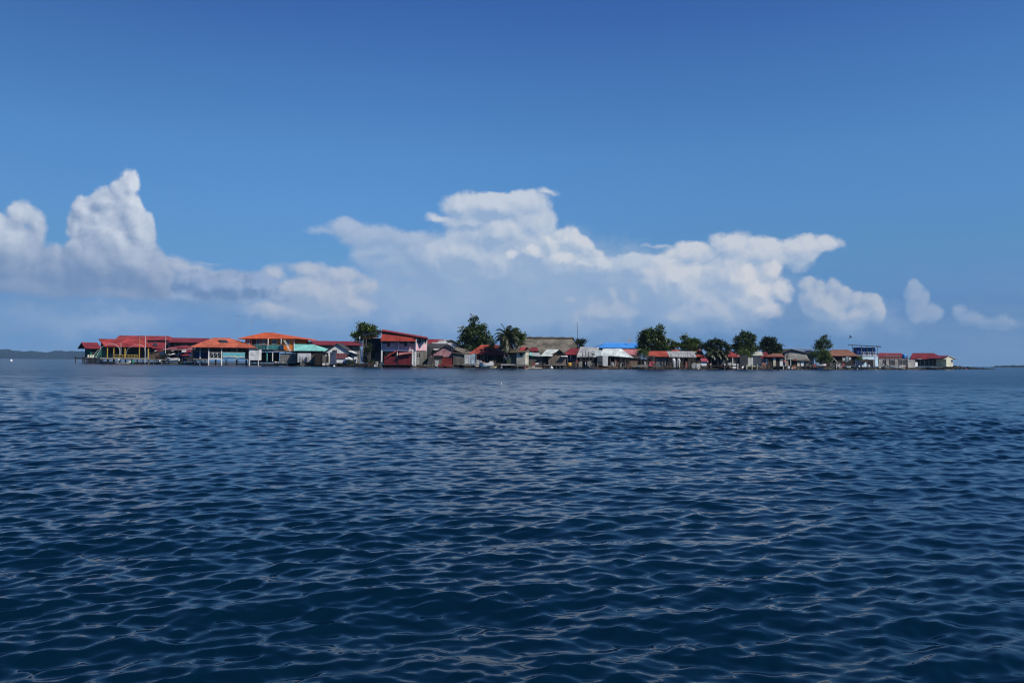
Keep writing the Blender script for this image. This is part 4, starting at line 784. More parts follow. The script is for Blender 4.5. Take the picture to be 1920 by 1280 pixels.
# the right wing of the pink house, facing more to the right
w = T('pink_wing', 'pink upper floor wing with white window posts, right of the tiled awning', 'house wing', 779, 800, 1.2, 3)
w.walls(779.2, 800, 644.5, 657.5, 0, 7, cpk, name='lower_wall'); w.walls(779.5, 799.7, 632.5, 644.5, .15, 6.8, cgr, name='window_wall'); w.shed([(778, 630.8), (802, 635), (802, 632.6), (779, 628.6)], -.5, 7.4, blk, name='roof', th=.14)
for a, b in ((781, 789), (791.2, 793), (795, 798.5)): w.window(a, 636, b, 643.5, .13, cwh, 0)
for p in (779.6, 790.2, 794, 799.6): w.post(p, 634, 657, -.02, .1, cwh, 'window_post')
w.walls(780, 801, 657.5, 684, .3, 6.8, cgr, name='ground_floor'); w.fence(788, 801, 659, 684, .1, wgry); w.window(781.5, 661, 787, 671, .28, cwh, 1, blk)
antenna('small white aerial on the roof of the pink wing', 789, 622.5, 632, 4)
# houses between the pink house and the big tree
t = T('maroon_house', 'dark red roofed house behind and right of the pink wing', 'house', 801, 832, 20, 2)
t.walls(802, 824, 647, 684, 0, 6, mat('maroon_wall', (.09, .02, .022), .9)); t.roofx(799, 828, 636.3, 646, 7, red2, over=.6, rx=(803, 832))
t = T('rear_zinc_house', 'house with a pale patched zinc roof behind the pink gabled hut', 'house', 823, 862, 22, 2)
t.roofx(820, 850, 637, 643, 7, gzn, over=.6, rx=(824, 848)); t.walls(822, 864, 643, 684, 0, 7, gzl, ('y', 638.5, 845)); t.roofy(832, 868, 846, 636.5, 645, 6, cdk, over=.8, th=.12, eaver=648)
t.window(853, 644, 857, 650, -.05, cwh, 1, cwh)
t = T('grey_roof_house', 'dark walled house with a bright grey zinc roof above the pink gabled hut', 'house', 804, 848, 12, 2)
t.walls(803, 846, 650, 684, .2, 6, cdk, ('x', 644)); t.roofx(813, 853, 643, 656, 7, gzn, over=.5, rx=(810, 846))
t = T('thatched_hut', 'low hut with a ragged grey thatch roof left of the red gabled house', 'hut', 852, 882, 8, 1)
t.walls(853, 881, 662, 684, .4, 5, wdk); t.roofx(846, 888, 648.5, 663, 6, thatch, over=.7, rx=(856, 878), th=.25)
t = T('pink_gable_hut', 'hut with a faded pink and red striped metal gable facing the water', 'hut', 805, 849, 3)
t.walls(812, 848, 668, 684, 0, 5, wgry); t.roofy(802.5, 872, 834, 647.8, 666.5, 5, wdk, over=.45, th=.14, eaver=664)
a, b, p = t.X(805, -.1), t.X(849, -.1), t.X(834, -.1); mb = MB(); N_ = 22; zp = t.Z(650.5, 834, -.1); ze = t.Z(666.5, 805, -.1); zr = t.Z(657.5, 849, -.1); zb0 = t.Z(668.5, 812, -.1); zb1 = t.Z(669, 848, -.1)
for i in range(N_):
    x0, x1 = a + (b - a) * i / N_, a + (b - a) * (i + 1) / N_; xm = (x0 + x1) / 2
    zt_ = ze + (zp - ze) * (xm - a) / (p - a) if xm < p else zp + (zr - zp) * (xm - p) / (b - p); lo = min(zt_ - .05, zb0 + (zb1 - zb0) * (xm - a) / (b - a)); mb.box(x0, x1 - .03, -.16 - .03 * (i % 2), -.1, lo, zt_)
t.add('gable_sheet', mb, mat('pink_red_streaks', (.52, .28, .28), .5, 'corr', (.33, .05, .06), scale=1.0)); t.box('dark_gap', 812, 666.5, 830, 671.5, -.2, -.05, blk); t.fence(811, 829, 671.5, 683, -.1, wgry); t.box('left_post', 811.5, 664, 813, 684, -.3, -.15, wbr)
t.stilts(812, 848, 4, t.Z(684, 830), 4.8)
t = T('red_lattice', 'bright red lattice screen standing at the water before the pink gabled hut', 'screen', 828, 848, .2)
t.box('panel', 828.5, 671.5, 847, 683, 0, .06, redo); t.box('lower_panel', 829.5, 683.6, 846.5, 686, 0, .06, redo); mb = MB(); a, b = t.X(828.5), t.X(847); z0, z1 = t.Z(683, 838), t.Z(671.5, 838)
for i in range(9): x = a + (b - a) * i / 8; mb.box(x - .03, x + .03, -.05, 0, z0, z1)
for i in range(6): z = z0 + (z1 - z0) * i / 5; mb.box(a, b, -.08, -.03, z - .03, z + .03)
t.add('lattice', mb, red); t.posts((829, 838, 847), 671, 690, .1, .06, red2, 'leg')
t = T('board_shed', 'tall grey vertical board shed right of the red lattice screen', 'shed', 849, 871, 1.5)
t.walls(849.5, 870.5, 664, 683.5, .1, 3.5, wdk); t.fence(849.5, 870.5, 662.5, 684, 0, wgry, w=.2); t.shed([(848, 660.5), (873, 664.5), (873, 662.5), (848, 658.5)], -.3, 3.8, dth); t.stilts(850, 870, 3, t.Z(684, 860), 3.4)
tree('tall broad breadfruit tree with a sprig at its top, centre of the village', [(890, 632, 24, 17), (872, 640, 13, 16), (908, 636, 12, 16), (882, 618, 12, 10), (899, 617, 9, 9), (908, 615, 4, 7), (889, 598, 8, 4.5), (887, 607, 3, 6), (890, 652, 22, 8), (868, 618, 5, 6), (900, 644, 18, 9)], 893, 12, lf1, 5200, .48, 5, limbs=14, clump=30)
bush('yellow-green bush between the big tree and the palm', [(925, 640, 4, 5), (922, 648, 5, 5)], 6, lf2, 350, .3, 11)
# laundry and the red roofed house
t = T('laundry_line', 'white sheets hung on a line over a small jetty', 'laundry line', 870, 893, -.2)
t.posts((870.5, 893), 661, 685, .2, .07, wgry); t.add('line', MB().cyl((t.X(870.5), .2, t.Z(663.5, 871)), (t.X(893), .2, t.Z(662.5, 893)), .02, n=4), cdk)
def sheet(x0, x1, y0, y1, v, m, nm='sheet'):
    a, b = t.X(x0, v), t.X(x1, v); z0, z1 = t.Z(y1, x0, v), t.Z(y0, x0, v); vv = []; f = []; n = 12
    for i in range(n + 1):
        for j in range(5):
            x = a + (b - a) * i / n; y = v + .07 * math.sin(i * 1.9) * (1 - j / 5); vv.append((x, y, z0 + (z1 - z0) * j / 4 - (.06 * math.sin(i * .9) if j == 0 else 0)))
    for i in range(n):
        for j in range(4): f.append((i * 5 + j, (i + 1) * 5 + j, (i + 1) * 5 + j + 1, i * 5 + j + 1))
    k = len(vv); vv2 = [(x, y + .02, z) for x, y, z in vv]; mb = MB(); mb.v = vv + vv2; mb.f = f + [tuple(q + k for q in reversed(g)) for g in f]; t.add(nm, mb, m, smooth=True)
sheet(870.5, 882.5, 664.5, 682, .2, tarp); sheet(883, 892.5, 663, 681, .3, mat('pale_blue_cloth', (.42, .52, .56), .9)); t.box('deck', 868, 682.8, 903, 684.6, -.4, 1.6, wpk); t.posts((871, 880, 892, 901), 684, 691, -.3, .09, wdk, 'stilt')
t = T('red_gable_house', 'house with an orange-red roof slope and dark red porch left of the palm', 'house', 880, 932, 4.5)
t.walls(893, 940, 664, 684, .3, 6, wdk); t.shed([(878, 663), (897, 664), (923, 646.5), (902, 646.5)], -.4, 3.4, redo, name='left_roof'); t.shed([(897, 663.5), (955, 665.5), (942, 647), (922, 646)], -.7, 3.4, red2, name='front_roof')
t.add('gable_edge', MB().tube([(t.X(897, -.5), -.75, t.Z(664, 897, -.5) + .08), (t.X(923, 3.2), 3.2, t.Z(646.2, 923, 3.2) + .1)], .1, 5), wdk); t.box('red_panel', 894, 663.5, 898, 679, .1, .25, red)
for p in (901, 905, 909, 914): t.post(p, 665, 677, .05, .08, wgry)
t.box('doorway', 916, 667, 924, 682, .2, .35, blk); t.box('pale_window', 903, 666, 908, 673, .24, .3, cgr)
boat('long white boat drawn up ashore, bow raised, left of the palm', 900, 926, -.2, hullw, .95, 1.3, -1, z=.35, tilt=.14, seats=3)
boat('yellow and cream skiff lying low at the waterline by the palm', 919, 931, -.9, mat('cream_hull', (.60, .52, .30), .6), .35, .9, 1)
t = T('palm_hut', 'dark thatched hut half hidden behind the coconut palm', 'hut', 933, 968, 6)
t.walls(935, 966, 660, 684, .3, 5, wdk); t.roofx(926, 974, 637, 661, 6.5, dth, over=.7, rx=(944, 949), th=.25); t.fence(950, 962, 662, 683, -.1, mat('green_boards', (.05, .08, .06), .9)); t.box('doorway', 938, 664, 945, 683, .2, .35, blk)
palm('large coconut palm with shaggy fronds in the middle of the village', 951, 634, 944, 3, [1.35, 1.0, .75, .45, .1, -.35, 1.15, .6, -.7, .25], 4, nfr=38, Lf=3.1)
bush('dense green tree crown behind the coconut palm', [(970, 632, 10, 12), (976, 628, 6, 8), (966, 622, 7, 6), (970, 642, 9, 5)], 11, lf2, 1500, .4, 12)
for px, py in ((954, 668), (949, 672)): single('cloth', 'small pale cloth hung beside the palm trunk', 'cloth', px, py, FY(px) + 2, lambda b: b.box(-.2, .2, 0, .04, -.3, .4), tarp, 'pale cloths by the palm')
t = T('cream_privy', 'cream concrete cabin with one dark window over a small slab jetty', 'cabin', 957, 985, .2, -1)
t.walls(968.5, 985, 660, 682.5, 0, 2.2, ccr); t.walls(958, 968.4, 661, 683, .8, 2.4, mat('shaded_cabin_wall', (.07, .085, .075), .9), name='shaded_side'); t.box('window', 974, 661.5, 979, 666.5, -.03, .06, blk); t.shed([(955, 660.3), (986.5, 659.6), (986.5, 657.8), (955, 658.5)], -.35, 2.7, mat('brown_sheet', (.17, .13, .06), .7, 'corr'))  # left side of the cabin: its shade put into a dark wall colour
t.box('base', 969, 682.5, 985, 685.2, -.1, 2.3, conc); t.posts((970, 984), 685, 692, 0, .12, wgry, 'stilt')
t = T('slab_jetty', 'low concrete slab jetty on dark piers before the cream cabin', 'jetty', 938, 968, -.6)
t.box('slab', 939, 682.2, 966, 684.8, 0, 2.2, conc); t.box('pier', 939, 684.8, 942, 691, .1, .5, conc); t.box('dark_pier', 932, 682.5, 938, 690, .3, 1.5, wdk); t.posts((950, 959, 965), 684.5, 691, .3, .12, wdk, 'pier')
# big thatched hall
t = T('thatched_hall', 'huge long grey palm-thatched hall rising behind the huts', 'hall', 972, 1084, 22, 1)
t.walls(976, 1080, 655, 684, .5, 11, wdk); t.roofx(966, 1090, 634.8, 660, 12, thatch, over=.8, rx=(980, 1074), th=.35)
t.add('ridge_cap', MB().tube([(t.X(979, 6) + i * (t.X(1075, 6) - t.X(979, 6)) / 14, 6, t.Z(634.4, 1027, 6) + .05 * (i % 3)) for i in range(15)], .32, 6), dth)
t.add('end_gable', MB().slab([(t.X(1074, 6), 5.6, t.Z(635, 1074, 6)), (t.X(1086, 2), 1.8, t.Z(652, 1086, 2)), (t.X(1087, 2), 2.6, t.Z(652, 1086, 2)), (t.X(1076, 6), 6.4, t.Z(634.6, 1074, 6) )], .2), blk)
fr = MB(); rn = random.Random(2)
for i in range(300): px = rn.uniform(968, 1088); x = t.X(px, -.8); z = t.Z(660, 1028, -.8); fr.slab([(x, -.85, z + .1), (x + .25, -.85, z + .1), (x + .25 * rn.random(), -.95, z - rn.uniform(.1, .5)), (x, -.95, z - rn.uniform(.1, .4))], .02)
t.add('thatch_fringe', fr, thatch)
t = T('small_red_house', 'small dark red gabled house in front of the thatched hall, right of the cream cabin', 'house', 974, 1001, 10)
t.walls(976, 1002, 659, 684, .2, 5, wdk); t.shed([(972, 656.5), (989, 656), (988, 650), (975, 651)], -.3, 2, red, name='left_roof'); t.roofy(976, 1002, 988, 650, 660, 5, red2, over=.5, th=.12, eaver=663)
t = T('red_shed', 'low red roofed shed with a rusty hole, tucked under the thatched hall', 'shed', 997, 1012, 13)
t.walls(998, 1011, 657, 684, .2, 4, cdk); t.roofx(995, 1009, 652, 657.5, 5, red2, over=.4)
t = T('teal_patch_hut', 'weathered board hut with a white and teal patched roof behind the grass', 'hut', 985, 1018, 3.5)
t.walls(986, 1016, 668, 684, .3, 4.5, wdk); t.fence(985.5, 1018, 667, 683.5, 0, wgry, w=.18); t.shed([(985, 664.5), (1018, 668.5), (1010, 661), (988, 660)], -.4, 3.5, gzn); t.shed([(992, 665), (1003, 667), (1001, 661.5), (994, 660.5)], -.45, 2.9, teal, name='teal_sheet', th=.14)
gb = MB(); rn = random.Random(5)
for i in range(2200):
    px = rn.gauss(1004, 5.5); a = at(px, HOR(px), FY(px) + rn.uniform(3.2, 5)); h = rn.uniform(.25, .9); dx = rn.uniform(-.2, .2); gb.add([(a.x, a.y, .45), (a.x + .05, a.y, .45), (a.x + dx, a.y + .03, .45 + h)], [(0, 1, 2)])
tag(obj('grass', gb, lfg), 'bright green grass growing above the little beach', kind='stuff')
# ================================================================== RIGHT HALF
t = T('board_hut', 'grey-brown vertical board hut with a white zinc gable roof on water stilts', 'hut', 1018, 1062, 1.2)
t.walls(1029, 1061, 666, 683, .2, 5, wbr, ('y', 658, 1047)); t.fence(1028.5, 1061, 666.5, 683.5, 0, mat('tan_boards', (.23, .18, .145), .9, 'wood', (.10, .08, .06)), w=.2)
t.shed([(1013, 667), (1035, 667.5), (1049, 654.8), (1025, 654.8)], -.4, 2.4, gzl, name='left_roof'); t.roofy(1035, 1060, 1049, 654.8, 667, 4, wdk, over=.3, th=.1, eaver=665); t.box('side_wall', 1023, 667.5, 1034, 684, 1.2, 1.4, wdk); t.shed([(1052, 668), (1064, 668.5), (1064, 666.5), (1052, 666)], -.8, .4, gzl, name='porch_roof', th=.05)
for p in (1021, 1030, 1037, 1043, 1050, 1056): t.post(p, 681, 692, -.4, .08, wgry, 'stilt')
t.box('deck', 1019, 683.3, 1062, 684.6, -.6, 4, wpk)
pole('very tall thin mast behind the board hut', 1083.5, 603, 665, 9, .05, wdk, 'mast', 'mast', None, -.2)
bush('small dark bush at the right end of the thatched hall', [(1089, 645, 6, 6), (1093, 639, 3, 3), (1082, 652, 4, 7), (1085, 640, 3, 4)], 17, lf3, 700, .35, 14)
t = T('crimson_house', 'small house with a crimson roof between the board hut and the torn grey shack', 'house', 1060, 1084, 9)
t.walls(1063, 1084, 664, 684, .2, 5, cdb); t.roofx(1058, 1087, 653.5, 664.5, 6, red2, over=.4, rx=(1068, 1086)); t.posts((1064, 1070, 1077), 666, 686, -1, .07, wgry)
barrel('yellow bucket on the shore by the crimson house', 1067.5, 686, 1.6, yel, .45, .7, 'bucket', None, 'bucket')
person('person in a red dress standing on the shore by the crimson house', 1081, 686, 674.5, 1.6, red, red)
t = T('torn_zinc_shack', 'tall grey sheet metal shack full of tears, open below, right of the crimson house', 'shack', 1077, 1126, 3)
t.shed([(1081, 669), (1104, 669), (1120, 651), (1088, 650)], -.3, 3.6, gzn, name='roof'); t.shed([(1104, 669), (1121, 669.5), (1123, 651), (1120, 650)], -.3, 3.6, gzn, name='roof_patch', th=.12)
t.walls(1083, 1125, 668, 671, 0, 3.8, gzn, name='upper_wall'); t.box('white_side', 1115, 656, 1127, 669, .3, .5, gzl)
for a, b, c, d in ((1092, 660, 1096, 667), (1103, 659, 1103, 665), (1109.5, 662, 1109, 668)): t.box('tear', a, c - 0, b, d, -.55, -.3, blk) if 0 else t.add('tear', MB().box(t.X(a, -.4), t.X(a + 1.3, -.4), -.44, -.40, t.Z(d if d > c else c, a, -.4), t.Z(b, a, -.4)), blk)
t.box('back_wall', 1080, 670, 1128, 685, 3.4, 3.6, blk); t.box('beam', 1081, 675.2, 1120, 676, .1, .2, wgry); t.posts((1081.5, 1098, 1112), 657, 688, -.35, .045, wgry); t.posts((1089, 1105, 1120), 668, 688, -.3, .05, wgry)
for p in (1089.5, 1098, 1107.5): t.post(p, 678.5, 686, -1.2, .13, cwh, 'short_post')
t.box('deck', 1080, 684.6, 1128, 686, -1.0, 3.6, wdk)
t = T('blue_hall', 'long building with a bright blue metal roof behind the zinc shacks', 'hall', 1128, 1204, 24, 1)
t.walls(1128, 1200, 651.5, 684, .3, 8, cdb); t.roofx(1121, 1205, 643.5, 651.8, 9, blue, over=.8, rx=(1135, 1196)); t.box('fascia', 1127, 651.8, 1180, 653.5, -.5, -.4, blue)
for a in (1140, 1155, 1170): t.window(a, 655, a + 6, 661, .3, cbl, 1)
t = T('satellite_dish', 'white satellite dish on the blue roof', 'dish', 1176, 1187, 27)
p = t.Z(643.5, 1181); t.add('pole', MB().cyl((t.X(1181), 0, p - .5), (t.X(1181), 0, p + .5), .06, n=6), mst); d = t.add('reflector', MB().lathe(0, 0, [(.05, 0), (.4, .07), (.75, .26)], 14), cwh); d.location = (t.X(1181), 0, p + .55); d.rotation_euler = (R(50), 0, R(-60)); t.add('feed_arm', MB().cyl((t.X(1181), 0, p + .5), (t.X(1178), -.5, p + .95), .03, n=4), mst)
t = T('pink_roof_house', 'house with a faded pink-red roof behind the pale tent-shaped roof', 'house', 1162, 1198, 12)
t.walls(1165, 1195, 664, 684, .3, 6, wdk); t.roofx(1161, 1193, 655, 665, 6, pinkr, over=.4, rx=(1166, 1199))
t = T('pale_roof_house', 'open house with a pale green-white sheet roof sagging to the right', 'house', 1122, 1190, 2.5)
t.shed([(1121, 666.5), (1152, 667), (1165, 653.2), (1131, 653.2)], -.4, 3.6, gzl, name='roof'); t.shed([(1152, 667.5), (1188, 670.5), (1168, 656), (1165, 653.4)], -.4, 3.4, gzl, name='side_roof', th=.09)
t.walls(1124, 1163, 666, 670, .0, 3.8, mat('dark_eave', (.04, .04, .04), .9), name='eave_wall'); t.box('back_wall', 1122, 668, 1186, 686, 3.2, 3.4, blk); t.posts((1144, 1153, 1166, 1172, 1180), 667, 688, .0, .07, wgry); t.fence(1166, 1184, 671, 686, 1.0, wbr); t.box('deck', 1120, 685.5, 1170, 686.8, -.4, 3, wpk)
boat('upturned grey boat stored under the pale sheet roof', 1146, 1165, 3.6, mat('grey_hull', (.16, .15, .13), .8), .8, 1.3, 1, z=1.0)
t = T('sheet_cabin', 'narrow cabin, left half black window board and right half shiny corrugated white sheet', 'cabin', 1119, 1141, 1)
t.walls(1120, 1130, 667, 685, .1, 1.8, cdk); t.box('dark_board', 1120, 667, 1129.5, 678, .02, .1, mat('slate_board', (.07, .08, .10), .5)); t.fence(1130, 1140, 666, 686, .0, mat('shiny_sheet', (.74, .75, .74), .4, 'corr', (.52, .5, .46)), name='white_sheet', w=.24); t.walls(1130.3, 1139.8, 667, 685, .1, 1.8, cwh, name='box')
t = T('brown_board_shed', 'brown vertical board shed at the right end of the pale sheet roof', 'shed', 1181, 1196, 2.2)
t.walls(1182, 1195, 671, 685.5, .1, 3, wbr); t.fence(1182, 1195.5, 669.5, 686, 0, mat('warm_boards', (.26, .17, .11), .9, 'wood', (.11, .07, .05)), w=.2); t.shed([(1178, 670), (1198, 671.5), (1198, 669), (1178, 668)], -.3, 3.2, dth)
for a, b, o, m, l in ((1066, 1090, -1.2, hulld, 'black dugout canoe moored below the torn grey shack, left one'), (1088, 1113, -1.5, hulld, 'black dugout canoe moored below the torn grey shack, right one'), (1116, 1159, -1.4, hullr, 'long reddish brown canoe moored below the pale sheet roof')): boat(l, a, b, o, m, .42, .8, 1, name='canoe', cat='canoe', seats=3)
tree('tall wide dark tree with a pointed top, right of the blue roof', [(1222, 637, 22, 18), (1207, 634, 11, 15), (1238, 640, 11, 17), (1215, 622, 10, 6), (1225, 623, 9, 7), (1239, 621, 5, 8), (1238, 613, 3, 4), (1204, 648, 12, 8), (1240, 652, 14, 7), (1215, 652, 20, 7)], 1222, 14, lf1, 5200, .46, 16, limbs=12, clump=30)
tree('lower bright green tree right of the tall pointed tree', [(1257, 646, 11, 9), (1266, 650, 8, 7), (1248, 652, 8, 6)], 1257, 14, lf2, 1300, .42, 17)
bush('sunlit green bush under the tall pointed tree', [(1200, 657, 6, 6), (1210, 660, 5, 5)], 5, lf2, 500, .32, 18)
t = T('orange_roof_house', 'house with an orange-red roof under the tall pointed tree', 'house', 1216, 1252, 7)
t.walls(1220, 1250, 667, 685, .3, 5, cgr); t.roofx(1214, 1255, 658.8, 668, 6, redo, over=.4, rx=(1217, 1250)); t.box('doorway', 1224, 669, 1230, 684, .2, .35, blk)
t = T('driftwood_shelter', 'dark tangled driftwood shelter before the tall pointed tree', 'shelter', 1190, 1228, 2.2)
t.walls(1196, 1226, 673, 686, 1.2, 4, wdk); mb = MB(); rn = random.Random(9)
for i in range(60): x = t.X(rn.uniform(1190, 1228)); z = t.Z(rn.uniform(666, 673), 1209); mb.cyl((x, rn.uniform(-.5, 2), z), (x + rn.uniform(-1.6, 1.6), rn.uniform(-.5, 2.5), z + rn.uniform(-.25, .5)), .04, n=4)
t.add('branch_roof', mb, wgry); t.posts((1192, 1202, 1213, 1226), 668, 688, -.2, .07, wgry); t.box('pale_board', 1208, 677, 1211, 684, .9, 1, cwh)
single('sheet', 'crimson sheet leaning at the waterline before the driftwood shelter', 'sheet', 1222, 686, FY(1222) + .6, lambda b: b.slab([(-.6, 0, 0), (.45, 0, 0), (.75, .5, 1.0), (-.35, .5, 1.05)], .05), mat('crimson_sheet', (.38, .05, .08), .6))
single('driftwood_stack', 'low stack of pale split planks on the shore by the brown board shed', 'planks', 1200, 687.5, FY(1200) + .3, lambda b: [b.box(-1.9 + .2 * (i % 3), 1.8 - .2 * (i % 2), .1 * i, .1 * i + .3, .08 * i, .08 * i + .07) for i in range(6)], wpk)
t = T('grey_roof_shelter', 'long open shelter with a pale grey zinc roof and ragged sticks, above many stones', 'shelter', 1243, 1305, 3)
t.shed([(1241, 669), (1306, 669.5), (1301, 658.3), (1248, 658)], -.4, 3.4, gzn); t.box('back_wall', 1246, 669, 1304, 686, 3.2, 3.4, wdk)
rn = random.Random(12)
for i in range(16): p = 1254 + i * 3.1 + rn.uniform(-1, 1); t.post(p, rn.uniform(661, 668), 671 if i % 3 else 688, -.55, .035, wgry, 'stick', 5)
for p in (1244, 1255, 1258, 1279, 1291): t.post(p, 669, 689, -.3, .09, wdk)
t.box('low_wall', 1244, 676, 1258, 688, 1, 1.2, wdk)
for p, l in ((1263, 'rounded pale grey water tank under the grey zinc shelter, left one'), (1272, 'squarish pale grey water tank with a cap under the grey zinc shelter, right one')):
    e = T('water_tank', l, 'tank', p - 4, p + 4, 2.2); hh = e.Z(671.5, p) - .3; e.add('body', MB().lathe(e.X(p), 0, [(.38, .3), (.44, .45), (.44, .3 + hh * .8), (.3, .3 + hh * .96), (.15, .3 + hh)], 14 if p < 1270 else 8), tarp, smooth=p < 1270); e.add('cap', MB().lathe(e.X(p), 0, [(.16, .3 + hh), (.16, .38 + hh)], 8), cdk)
for (x0, x1, y0, y1, m, l) in ((1263, 1278, 655.7, 659, redo, 'orange roofed house showing above the grey shelter'), (1277, 1306, 656, 660, mat('cream_sheet', (.62, .50, .38), .6, 'corr'), 'cream roofed house showing above the grey shelter'), (1303, 1322, 656, 668.5, redo, 'house with a broad red roof slope right of the grey shelter')):
    t = T('house', l, 'house', x0, x1, 9 if y1 < 665 else 7); t.walls(x0 + .5, x1 - .5, y1, 685, .2, 5, wdk); t.roofx(x0, x1, y0, y1, 6, m, over=.4)
single('crate', 'box with a crimson lid and a white body standing on the shore', 'box', 1320, 685.5, FY(1320) + .5, lambda b: b.box(-.75, .6, 0, .8, 0, .85).slab([(-.72, -.1, .86), (.95, -.1, .86), (.75, .8, 1.5), (-.6, .8, 1.5)], .1), cwh); 
single('lid', 'crimson sheet slanting over the white box', 'sheet', 1320, 681, FY(1320) + .35, lambda b: b.slab([(-.72, -.15, .45), (1.0, -.15, .45), (.78, .5, 1.15), (-.62, .5, 1.2)], .06), mat('crimson_sheet', (.38, .05, .08), .6))
tree('bright green spreading tree with one sprig on top, right of centre', [(1293, 648, 15, 10), (1305, 646, 10, 10), (1283, 632, 3.5, 4), (1282, 642, 6, 6), (1296, 638, 8, 5), (1302, 640, 6, 6), (1280, 653, 7, 5)], 1294, 10, lf2, 2600, .42, 19)
tree('dark flat-topped tree with hanging fronds, over the black shelter', [(1340, 646, 13, 9), (1325, 650, 8, 9), (1357, 650, 10, 8), (1346, 640, 8, 4), (1335, 641, 7, 4), (1366, 656, 8, 6), (1345, 662, 18, 7)], 1345, 4, lf3, 3200, .40, 20)
for i, (p, y, s) in enumerate(((1333, 663, 31), (1345, 662, 32), (1356, 664, 33))): palm(('left', 'middle', 'right')[i] + 'most of three drooping dark palms in front of the black shelter', p, y, p + 1, 1.5, [.6, .2, -.3, .9], s, lfp, 'palm', 12, 1.9, .08)
t = T('black_shelter', 'black open shelter under the drooping palms, with a grey tarp inside', 'shelter', 1322, 1362, 3)
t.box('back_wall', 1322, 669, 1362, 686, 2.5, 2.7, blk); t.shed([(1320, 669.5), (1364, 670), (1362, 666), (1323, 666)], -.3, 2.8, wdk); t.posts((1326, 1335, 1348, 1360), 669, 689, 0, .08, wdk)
single('tarp', 'crumpled grey tarp hanging in the black shelter', 'tarp', 1352, 679, FY(1352) + 2.6, lambda b: b.slab([(-.8, 0, .4), (.3, .2, .8), (.9, .1, -.1), (0, 0, -.8)], .06).slab([(-.2, -.1, .6), (1, 0, .4), (.9, .1, -.3), (-.1, 0, -.5)], .05), mat('grey_tarp', (.13, .13, .14), .8))
t = T('quay', 'long low quay with white-topped posts running before the black shelter', 'quay', 1322, 1392, -.6)
t.box('deck', 1324, 684.8, 1392, 686.6, 0, 2.5, wdk)
for p in (1332, 1358.5, 1383): t.post(p, 682.5, 692, -.05, .13, cwh if p > 1380 else wgry, 'post', 8); t.add('post_cap', MB().lathe(t.X(p), -.05, [(.17, t.Z(684.5, p)), (.17, t.Z(682.2, p)), (.1, t.Z(681.7, p))], 8), cwh)
t = T('yellow_quay', 'pale yellow concrete landing right of the long quay', 'landing', 1384, 1422, -.5)
t.box('slab', 1384, 685, 1390, 686.8, 0, 1.5, ccr); t.box('slab', 1399, 685, 1421.5, 686.8, 0, 1.5, mat('yellow_concrete', (.50, .47, .26), .9)); t.posts((1400, 1410, 1420), 682.8, 692, -.05, .12, ccr)
t = T('red_house', 'beige house with a bright crimson roof right of the drooping palms', 'house', 1361, 1386, 5)
t.walls(1363, 1384, 669, 685, .3, 5, mat('beige_wall', (.28, .24, .19), .9)); t.roofx(1359, 1385, 657.5, 669, 6, red, over=.5, rx=(1361, 1370)); t.post(1373.5, 669, 684, -.3, .13, cwh); t.window(1365, 671, 1371, 680, .3, wbr, 1, cgr); t.roofx(1378, 1389, 662, 669, 4, pinkr, over=.3, rx=(1379, 1382), name='side_roof')
t = T('pale_roof_row', 'pale cream-grey roofed house behind the dark waterside cabins', 'house', 1399, 1430, 9)
t.walls(1401, 1429, 666, 685, .2, 5, cwh); t.roofx(1397, 1432, 659.5, 666, 6, mat('bone_sheet', (.52, .53, .46), .6, 'corr'), over=.4, rx=(1400, 1428)); t.roofx(1376, 1398, 658.8, 663, 4, gzn, over=.3, name='side_roof')
t = T('crimson_gable_hut', 'hut with a crimson gable roof and pink front panel', 'hut', 1427, 1442, 5)
t.walls(1429, 1441, 670, 686, .2, 4, cwh); t.roofx(1425, 1445, 660.5, 671, 4.5, red2, over=.3, rx=(1432, 1438)); t.box('pink_panel', 1428.5, 672, 1434, 687, -.4, -.3, mat('dusty_pink', (.42, .22, .23), .9)); t.box('pale_panel', 1436, 672, 1439, 682, -.35, -.3, cwh)
t = T('dark_cabins', 'pair of dark grey cabins with a shiny white panel between them, on stilts', 'cabins', 1385, 1428, .8)
t.walls(1387, 1402, 668, 684.5, 0, 2.5, cdk, ('y', 665.5)); t.walls(1412.5, 1427, 670, 683.5, .1, 2.5, mat('slate_board', (.07, .08, .10), .5), name='right_cabin'); t.fence(1402.3, 1412.3, 670, 684.5, -.05, mat('shiny_sheet', (.74, .75, .74), .4, 'corr', (.52, .5, .46)), name='white_panel', w=.24); t.walls(1402.5, 1412, 671, 684, 0, 2.4, cwh, name='middle_cabin'); t.stilts(1387, 1427, 5, t.Z(684, 1405), 2.4, .08)
bush('low green bush over the dark cabins', [(1396, 664, 9, 5), (1388, 661, 6, 4), (1404, 667, 4, 3)], 4, lf2, 700, .32, 22)
tree('tall bushy dark tree, left of the two big trees over the right half', [(1396, 640, 15, 14), (1410, 636, 7, 8), (1394, 627, 10, 5), (1408, 628, 5, 5), (1380, 634, 5, 5), (1384, 650, 11, 8), (1412, 650, 11, 8), (1380, 646, 4, 4), (1398, 655, 20, 6)], 1398, 12, lf1, 4200, .46, 23, limbs=11)
tree('rounded near-black tree, right of the two big trees over the right half', [(1443, 645, 13, 14), (1453, 650, 10, 11), (1435, 652, 10, 8), (1440, 634, 5, 4), (1450, 637, 4, 4), (1461, 657, 6, 6), (1448, 660, 16, 5), (1430, 642, 4, 5)], 1446, 12, lf3, 3600, .46, 24, limbs=11)
t = T('brown_shack', 'brown boarded waterside shack with two pale doors under a thin red roof edge', 'shack', 1440, 1470, 1)
